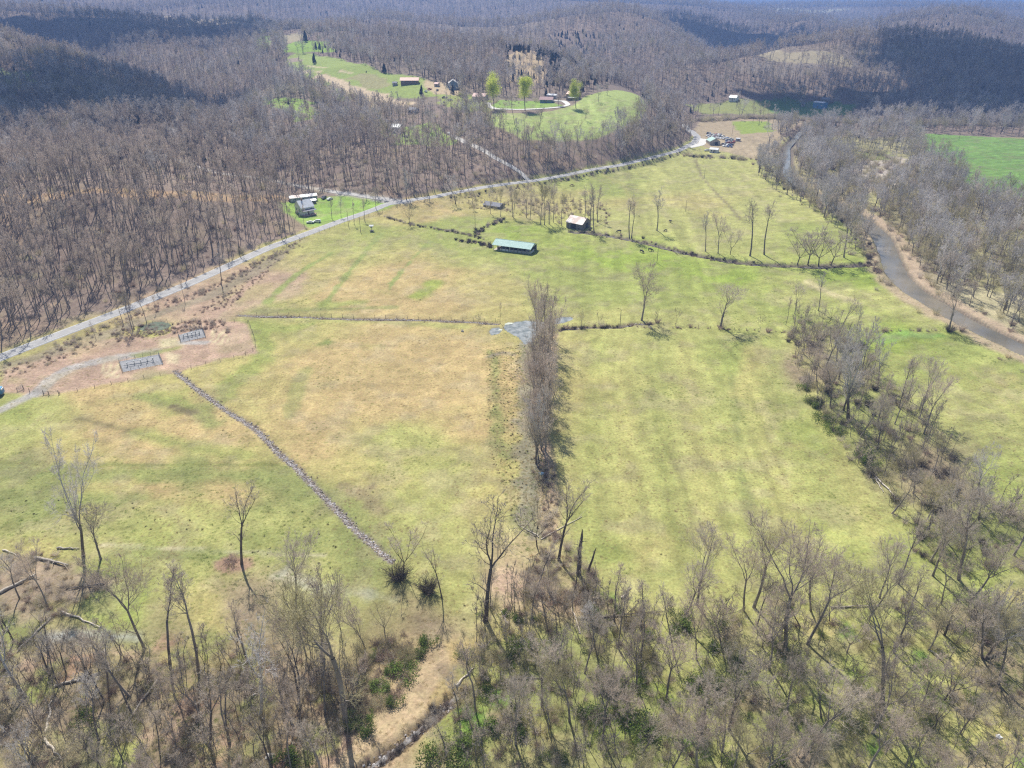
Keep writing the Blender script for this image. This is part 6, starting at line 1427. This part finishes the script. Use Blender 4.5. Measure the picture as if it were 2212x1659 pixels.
MB().box(-3.1, 2.95, -1.17, 1.17, .45, .85).build('chassis', MT['dsteel'], t); MB().box(-2.9, 2.9, -1.0, 1.0, 2.7, 2.78).build('roof', mat('bright_blue', (.10, .38, .62), .4), t); MB().box(2.6, 3.22, -.95, .95, 2.1, 2.5).build('front_window', MT['white'], t)
for sx in (-.8, .5):
    for sy in (-1, 1): o = link('wheel', wheel_o, t); o.location = (sx, sy * 1.15, .36)

# the two fenced pipe yards
def yard(c, label, mlabel, flip):
    w_ = line(*c); z = float(ground(w_[:, 0], w_[:, 1]).max()) + .06; ctr = w_.mean(0)
    pad = MB().add([(*(p_ - ctr), 0) for p_ in w_] + [(*(p_ - ctr), -.5) for p_ in w_], [(0, 1, 2, 3), (0, 4, 5, 1), (1, 5, 6, 2), (2, 6, 7, 3), (3, 7, 4, 0)]).build('gravel_pad', YP, loc=(ctr[0], ctr[1], z)); tag(pad, kind='structure')
    t = thing('pipe_fence', label, 'fence', (ctr[0], ctr[1], z))
    for i in range(4):
        p_, q = w_[i] - ctr, w_[(i + 1) % 4] - ctr; L = np.hypot(*(q - p_)); n_ = max(2, int(L / 2.4)); fp = MB()
        for k_ in range(n_):
            s_ = p_ + (q - p_) * k_ / n_; MB().bar((*s_, -.2), (*s_, 1.5), .06, 5).build('post', MT['dsteel'], t)
        for zz_ in (.5, 1.0, 1.45): fp.bar((*p_, zz_), (*q, zz_), .025, 4)
        for k_ in range(int(L / .6)): s_ = p_ + (q - p_) * k_ / int(L / .6); fp.bar((*s_, .1), (*s_, 1.45), .012, 3)
        fp.build('rail_panel', MT['dsteel'], t)
    # manifold
    u_ = w_[3] - w_[0]; L = np.hypot(*u_); rz = math.atan2(u_[1], u_[0]); t = thing('pipe_manifold', mlabel, 'pipework', (ctr[0], ctr[1], z), rz); L2 = L * .36
    m_ = MB().path([(-L2, 1.2, .9), (-L2 * .2, .9, .9), (L2 * .5, .9, 1.1), (L2 * .6, 1.3, 1.5)], .13, 8); m_.build('pipe', MT['pale_roof'], t)
    MB().path([(-L2 * 1.2, -.6, .5), (-L2 * .5, -1.3, .45), (L2 * .2, -1.5, .45), (L2 * .7, -1.1, .5), (L2 * .9, .2, .6)], .09, 8).build('pipe', MT['dsteel'], t)
    for k_, xx in enumerate((-L2 * .95, -L2 * .45, 0, L2 * .45, L2 * .85)):
        v_ = MB().bar((xx, -.9 + .5 * (k_ % 2), -.1), (xx, -.9 + .5 * (k_ % 2), 1.5), .1, 7).build('riser', MT['dsteel'], t); MB().bar((xx, -.9 + .5 * (k_ % 2), 1.5), (xx, -.9 + .5 * (k_ % 2), 1.62), .34, 10).build('valve_wheel', MT['steel'], v_)
        MB().bar((xx, -.9 + .5 * (k_ % 2), .05), (xx, 1.0, .75), .06, 5).build('pipe', MT['steel'], t)
YP = noisy('yard_gravel', (.23, .23, .235), (.33, .33, .33), 1.6, .95, 5)
yard([(265.6, 803.9), (257.3, 781.4), (342.7, 765.7), (352.4, 786.7)], 'pipe railing round the nearer grey gravel yard', 'pipes and valves standing in the nearer grey gravel yard', 0)
yard([(391.3, 739.5), (385.3, 724.5), (436.2, 708.8), (444.5, 728.3)], 'pipe railing round the farther grey gravel yard by the pond', 'pipes and valves standing in the farther gravel yard by the pond', 1)

# raised feeder
x, y, z = hit(803, 499); t = thing('livestock_feeder', 'raised grey feeder on a single leg near the roadside trees', 'feeder', (x, y, z))
MB().bar((0, 0, -.2), (0, 0, 2.1), .12, 7).build('leg', MT['dsteel'], t); MB().add([(-1.1, -1.1, 3.1), (1.1, -1.1, 3.1), (1.1, 1.1, 3.1), (-1.1, 1.1, 3.1), (-.3, -.3, 1.9), (.3, -.3, 1.9), (.3, .3, 1.9), (-.3, .3, 1.9)], [(4, 5, 6, 7), (0, 1, 5, 4), (1, 2, 6, 5), (2, 3, 7, 6), (3, 0, 4, 7)]).build('hopper', MT['steel'], t)
MB().slab((-1.3, -1.3, 3.15), (1.3, -1.3, 3.15), (1.3, 1.3, 3.4), (-1.3, 1.3, 3.4), .06).build('lid', MT['steel'], t); MB().bar((0, 0, .1), (0, 0, .22), 1.3, 12).build('base', MT['dark'], t)  # dark disc on the ground is the shadow under the hopper, as colour

# cattle: one skinned body, copied
def animal(head_down):
    hd = (-1.45, 0, .35) if head_down else (-1.55, 0, 1.35)
    V = [(.75, 0, 1.15), (.2, 0, 1.12), (-.35, 0, 1.12), (-.75, 0, 1.2), (-1.1, 0, 1.0 if head_down else 1.4), hd, (hd[0] - (.2 if head_down else .35), 0, hd[2] - (.3 if head_down else .15))]
    Rr = [.33, .38, .38, .32, .2, .17, .1]; E = [(i, i + 1) for i in range(6)]
    def leg(i, x_, y_):
        k_ = len(V); V.extend([(x_, y_, .85), (x_ + .04, y_, .42), (x_, y_, .04)]); Rr.extend([.14, .075, .07]); E.extend([(i, k_), (k_, k_ + 1), (k_ + 1, k_ + 2)])
    leg(0, .8, .22); leg(0, .8, -.22); leg(3, -.7, .2); leg(3, -.7, -.2)
    k_ = len(V); V.extend([(1.1, 0, 1.2), (1.17, 0, .6)]); Rr.extend([.04, .035]); E.extend([(0, k_), (k_, k_ + 1)])
    k_ = len(V); V.extend([(hd[0] + .1, .24, hd[2] + .14), (hd[0] + .1, -.24, hd[2] + .14)]); Rr.extend([.04, .04]); E.extend([(5, k_), (5, k_ + 1)])
    me = bpy.data.meshes.new('cow'); me.from_pydata(V, E, []); o = bpy.data.objects.new('tmp', me); COL.objects.link(o)
    o.modifiers.new('s', 'SKIN'); me.skin_vertices[0].data[0].use_root = True
    for i, r in enumerate(Rr): me.skin_vertices[0].data[i].radius = (r, r)
    o.modifiers.new('d', 'SUBSURF').levels = 1; dg = bpy.context.evaluated_depsgraph_get(); out = bpy.data.meshes.new_from_object(o.evaluated_get(dg)); bpy.data.objects.remove(o); out.name = 'cow'; return out
cow_d, cow_u = animal(True), animal(False); hide = {'black': mat('black_hide', (.015, .014, .013), .7), 'brown': mat('brown_hide', (.16, .07, .04), .7), 'pale': mat('cream_hide', (.6, .54, .42), .7)}
def cow(Dx, Dy, rz, col, label, down=True, s=1.0, group=None, name='cow'):
    x, y, z = hit(Dx, Dy); me = (cow_d if down else cow_u).copy(); me.materials.clear(); me.materials.append(hide[col]); o = link(name, me, loc=(x, y, z), rz=rz); o.scale = (s, s, s); tag(o, label, 'cow' if name == 'cow' else 'calf', group)
cow(1337, 502.5, .1, 'black', 'black cow grazing above the pasture creek left of the tall twin trees', s=1.2); cow(1386, 546, 2.2, 'black', 'black cow grazing, left one of the pair in the green pasture', s=1.2); cow(1404.5, 542.5, 2.6, 'black', 'black cow grazing, right one of the pair in the green pasture', s=1.2)
cow(1447.5, 480.5, 1.9, 'black', 'black cow standing alone in the upper pasture', False, 1.1); cow(1437.5, 499.8, .4, 'black', 'black cow lying by the bare patch above the creek', True, .9); cow(1380, 467, 1.2, 'pale', 'cream calf left of the single tall tree', False, .7, name='calf')
cow(1235, 402.5, .2, 'brown', 'brown cow near the road bend above the grove', s=1.1); cow(1238.5, 402, 2.5, 'brown', 'brown calf beside the brown cow near the road bend', s=.7, name='calf'); cow(791.5, 156.5, 1.4, 'black', 'dark cow alone on the farm slope', s=1.3)

# fallen trunks
def log(p, q, r, m, label, stubs=3, fan=0, name='fallen_trunk', lift=.25):
    a, b_ = np.array(hit(*p)), np.array(hit(*q)); d = b_ - a; L = np.linalg.norm(d); t = thing(name, label, 'fallen tree', tuple(a)); S_ = Tubes(); n_ = 7
    P = [d * i / n_ + np.array([R.gauss(0, .12), R.gauss(0, .12), r * .6 + lift * R.random()]) * (1 if 0 < i < n_ else .7) for i in range(n_ + 1)]; S_.tube(P, np.linspace(r, r * .4, n_ + 1), 7); S_.mesh('x', MT[m]); link('trunk', S_.mesh('trunk', MT[m]), t)
    S_ = Tubes(); cnt = stubs + fan
    for i in range(cnt):
        k_ = R.uniform(2, n_ - .1) if i < stubs else n_ - .1; b0 = P[int(k_)]; e_ = unit(unit(d) * R.uniform(.4, 1.2) + np.array([R.gauss(0, .6 if i < stubs else .35), R.gauss(0, .6 if i < stubs else .35), R.uniform(.0, .7) if i < stubs else R.uniform(-.1, .4)])); l_ = L * R.uniform(.12, .3) if i < stubs else R.uniform(2.5, 5.5)
        S_.tube([b0, b0 + e_ * l_ * .5, b0 + e_ * l_ + np.array([0, 0, -.1])], [r * .3, r * .2, .02] if i < stubs else [.06, .03, .01], 4)
        if i >= stubs:
            for _ in range(5): c_ = b0 + e_ * l_ * R.uniform(.3, 1); S_.ribbon(c_, c_ + unit(e_ + np.array([R.gauss(0, .4), R.gauss(0, .4), R.gauss(0, .2)])) * R.uniform(.6, 1.6), .035)
    if cnt: link('limbs', S_.mesh('limbs', MT[m]), t)
lg = [(c7(230, 300), c7(445, 350), .42, 'log', 'thick fallen trunk left of the tall white sycamore', 4, 0), (c7(370, 240), c7(515, 240), .28, 'log', 'fallen trunk lying level behind the tall white sycamore', 2, 0), (c7(0, 530), c7(235, 410), .45, 'log', 'long thick trunk slanting in from the left edge', 3, 0),
      (c7(680, 470), c7(425, 505), .30, 'dlog', 'dark forked trunk lying on the grass below the small dark tree', 4, 3), (c7(400, 650), c7(655, 750), .24, 'plog', 'thin pale trunk pointing at the bright grass patch', 2, 0), (c7(330, 690), c7(110, 910), .26, 'log', 'fallen trunk slanting down left of the little stream', 2, 0),
      (c7(355, 1135), c7(700, 1035), .28, 'log', 'long fallen trunk lying across the lower left wood', 3, 0), (c7(300, 1430), c7(335, 1230), .30, 'plog', 'short white broken trunk near the lower left corner', 0, 0), (c7(285, 1475), c7(395, 1600), .28, 'plog', 'white forked trunk in the lower left corner', 3, 0),
      (c7(1020, 1090), c7(800, 1400), .24, 'plog', 'fallen pale tree ending in a broom of white branches', 3, 34), (c7(670, 895), c7(730, 1060), .18, 'log', 'short brown broken trunk standing out of the litter', 0, 0), (c7(20, 250), c7(130, 290), .2, 'plog', 'pale limb at the left edge above the slanting trunk', 2, 0),
      (c8(1280, 165), c8(1150, 85), .13, 'plog', 'pale bent limb left of the forked tree at the row end', 0, 0), (c8(1290, 180), c8(1560, 30), .16, 'plog', 'long pale limb hanging across the forked tree at the row end', 1, 0), (c8(1815, 565), c8(1880, 495), .28, 'plog', 'short thick pale snapped trunk at the field edge', 0, 0),
      (c8(1550, 790), c8(1490, 620), .2, 'plog', 'pale curved trunk leaning over the brush', 1, 0), (c8(1560, 695), c8(2060, 650), .24, 'dlog', 'long dark fallen trunk across the grass at the wood edge', 5, 4), (c8(1650, 1065), c8(1900, 1125), .26, 'dlog', 'dark fallen trunk in the lower right wood', 3, 0),
      (c8(740, 1130), c8(860, 1010), .24, 'plog', 'pale snapped trunk leaning beside the dry gully', 1, 0), (c8(1075, 735), c8(1040, 650), .26, 'plog', 'orange pale splintered stump at the wood edge', 0, 0), (c8(1100, 1085), c8(1290, 1080), .2, 'log', 'level fallen trunk in the bushy bottom centre', 2, 0), (c8(1850, 1165), c8(1990, 1105), .22, 'log', 'short fallen trunk right of the dark one', 2, 0),
      (c6(1225, 1410), c6(1400, 1585), .26, 'plog', 'long pale trunk fallen out of the creek wood', 2, 3), (c6(1240, 1440), c6(1300, 1530), .2, 'plog', 'shorter pale trunk beside the long one at the creek wood', 1, 0), (c9(960, 625), c9(1390, 600), .22, 'log', 'fallen trunk along the edge of the lower right wood', 3, 0),
      (c9(1600, 900), c9(1680, 960), .2, 'plog', 'pale broken limb by the stump in the lower right wood', 2, 0), (c9(1965, 950), c9(2080, 910), .3, 'dlog', 'dark root mass on the gravelly bank near the right edge', 4, 0), (c9(60, 1080), c9(270, 1150), .18, 'log', 'thin fallen trunk left in the lower right wood', 1, 0)]
for p, q, r, m, lb, st, fn in lg: log(p, q, r, m, lb, st, fn)
# small litter
def lump(name, Dx, Dy, s, m, label, cat, seed, zs=.6):
    x, y, z = hit(Dx, Dy); b_ = bmesh.new(); bmesh.ops.create_icosphere(b_, subdivisions=3, radius=1); r = random.Random(seed); ph = [r.uniform(0, 6) for _ in range(6)]
    for v in b_.verts:
        k_ = 1 + .28 * math.sin(v.co.x * 3 + ph[0]) * math.sin(v.co.y * 4 + ph[1]) + .15 * math.sin(v.co.z * 7 + ph[2] + v.co.x * 5); v.co *= k_; v.co.z = max(v.co.z * zs, -.25)
    me = bpy.data.meshes.new(name); b_.to_mesh(me); b_.free(); me.materials.append(m); o = link(name, me, loc=(x, y, z + .1)); o.scale = (s, s * .8, s); tag(o, label, cat)
lump('plastic_bag', 1170, 1024, .75, mat('pale_blue_plastic', (.45, .62, .68), .4), 'pale blue plastic bag on the dry strip below the tree row', 'bag', 3)
lump('plastic_tub', 2157, 1592, .55, MT['white'], 'white plastic tub in the brush near the lower right corner', 'tub', 4); lump('plastic_sheet', 284, 1580, .5, MT['white'], 'scrap of white plastic beside the broom of white branches', 'plastic scrap', 5, .3); lump('plastic_sheet', 583, 1634, .8, MT['white'], 'larger scrap of white plastic near the lower edge left of the gully', 'plastic scrap', 6, .3)
lump('boulder', 999, 716, .6, MT['plog'], 'small pale boulder in the dry field left of the pond', 'boulder', 7, 1.2)
for i, (a1, b1) in enumerate(((1105, 706), (1118, 712), (1098, 699), (1082, 713), (1064, 714), (1127, 700))): lump('algae_mat', a1, b1, R.uniform(.8, 1.8), noisy('algae', (.42, .46, .36), (.6, .62, .52), 2) if i == 0 else bpy.data.materials['algae'], ('largest pale scum patch floating on the pond', 'pale scum patch nearest the tree row on the pond', 'pale scum patch at the upper left bank of the pond', 'upper pale scum patch on the small round end of the pond', 'lower pale scum patch on the small round end of the pond', 'small pale scum patch at the far bank of the pond')[i], 'algae', 30 + i, .06)

# ------------------------------------------------------------------ the air
hz_m = bpy.data.materials.new('haze'); hz_m.use_nodes = True; nt = hz_m.node_tree; nt.nodes.clear()
pv = nt.nodes.new('ShaderNodeVolumePrincipled'); pv.inputs['Color'].default_value = (.31, .51, 1, 1); pv.inputs['Density'].default_value = .00019
pv.inputs['Anisotropy'].default_value = .0
out = nt.nodes.new('ShaderNodeOutputMaterial'); nt.links.new(pv.outputs[0], out.inputs['Volume'])
x0, x1, y0, y1, z0, z1 = -14500, 14500, -90, 13700, float(HG.min()) - 1, max(float(HG.max()) + 32, 150)
V = [(x, y, z) for x in (x0, x1) for y in (y0, y1) for z in (z0, z1)]
F = [(0, 1, 3, 2), (4, 6, 7, 5), (0, 4, 5, 1), (2, 3, 7, 6), (0, 2, 6, 4), (1, 5, 7, 3)]
tag(link('haze', mesh_np('haze', V, np.array(F), hz_m)), kind='stuff')

# ------------------------------------------------------------------ two clouds above the frame that shade the far hills
M_cloud = mat('cloud_white', (.85, .86, .9), 1.0)
M_thin = mat('thin_cloud', (.85, .86, .9), 1.0); nt = M_thin.node_tree; tb = nt.nodes.new('ShaderNodeBsdfTransparent'); ms = nt.nodes.new('ShaderNodeMixShader'); ms.inputs[0].default_value = .9
nt.links.new(nt.nodes['Principled BSDF'].outputs[0], ms.inputs[1]); nt.links.new(tb.outputs[0], ms.inputs[2]); nt.links.new(ms.outputs[0], nt.nodes['Material Output'].inputs[0])
def cloud(cx, cy, rx, ry, seed, label, z=720, thin=False):
    r = random.Random(seed); bm = bmesh.new()
    sx, sy = -sun_dir.x / -sun_dir.z, 0
    px, py = cx + sun_dir.x / sun_dir.z * (z - 40), cy + sun_dir.y / sun_dir.z * (z - 40)
    for i in range(int(60 * max(rx, ry) / min(rx, ry))):
        a = r.uniform(0, 6.283); q = r.random() ** .5; rr = r.uniform(.2, .36) * min(rx, ry)
        M = Matrix.Translation((px + math.cos(a) * q * (rx - rr * .6), py + math.sin(a) * q * (ry - rr * .6), z + r.uniform(0, 50))) @ Matrix.Diagonal((rr * r.uniform(.9, 1.6), rr, rr * .38, 1))
        bmesh.ops.create_icosphere(bm, subdivisions=2, radius=1, matrix=M)
    me = bpy.data.meshes.new('cloud'); bm.to_mesh(me); bm.free(); co = np.zeros(len(me.vertices) * 3, np.float32); me.vertices.foreach_get('co', co); co = co.reshape(-1, 3)
    co[:, 2] += (vnoise(co[:, 0], co[:, 1], 45, seed) - .5) * 30; co[:, 0] += (vnoise(co[:, 1], co[:, 2], 40, seed + 3) - .5) * 40; co[:, 1] += (vnoise(co[:, 0], co[:, 2], 40, seed + 5) - .5) * 40
    me.vertices.foreach_set('co', co.ravel()); me.update(); me.materials.append(M_thin if thin else M_cloud)
    tag(link('cloud', me), label, 'cloud', kind='stuff')
cloud(955, 1200, 410, 340, 1, 'large white cloud above the dark right hand hill')
cloud(690, 1000, 400, 80, 4, 'long narrow white cloud above the blue barn')
cloud(620, 2250, 230, 330, 2, 'white cloud above the far blue ridge')
cloud(-600, 790, 330, 220, 6, 'thin cloud above the woods at the upper left', thin=True)
cloud(-850, 1650, 500, 250, 7, 'broad cloud above the far upper left hills', thin=True)
cloud(900, 640, 480, 45, 8, 'thin streak of cloud above the bright green field', thin=True)
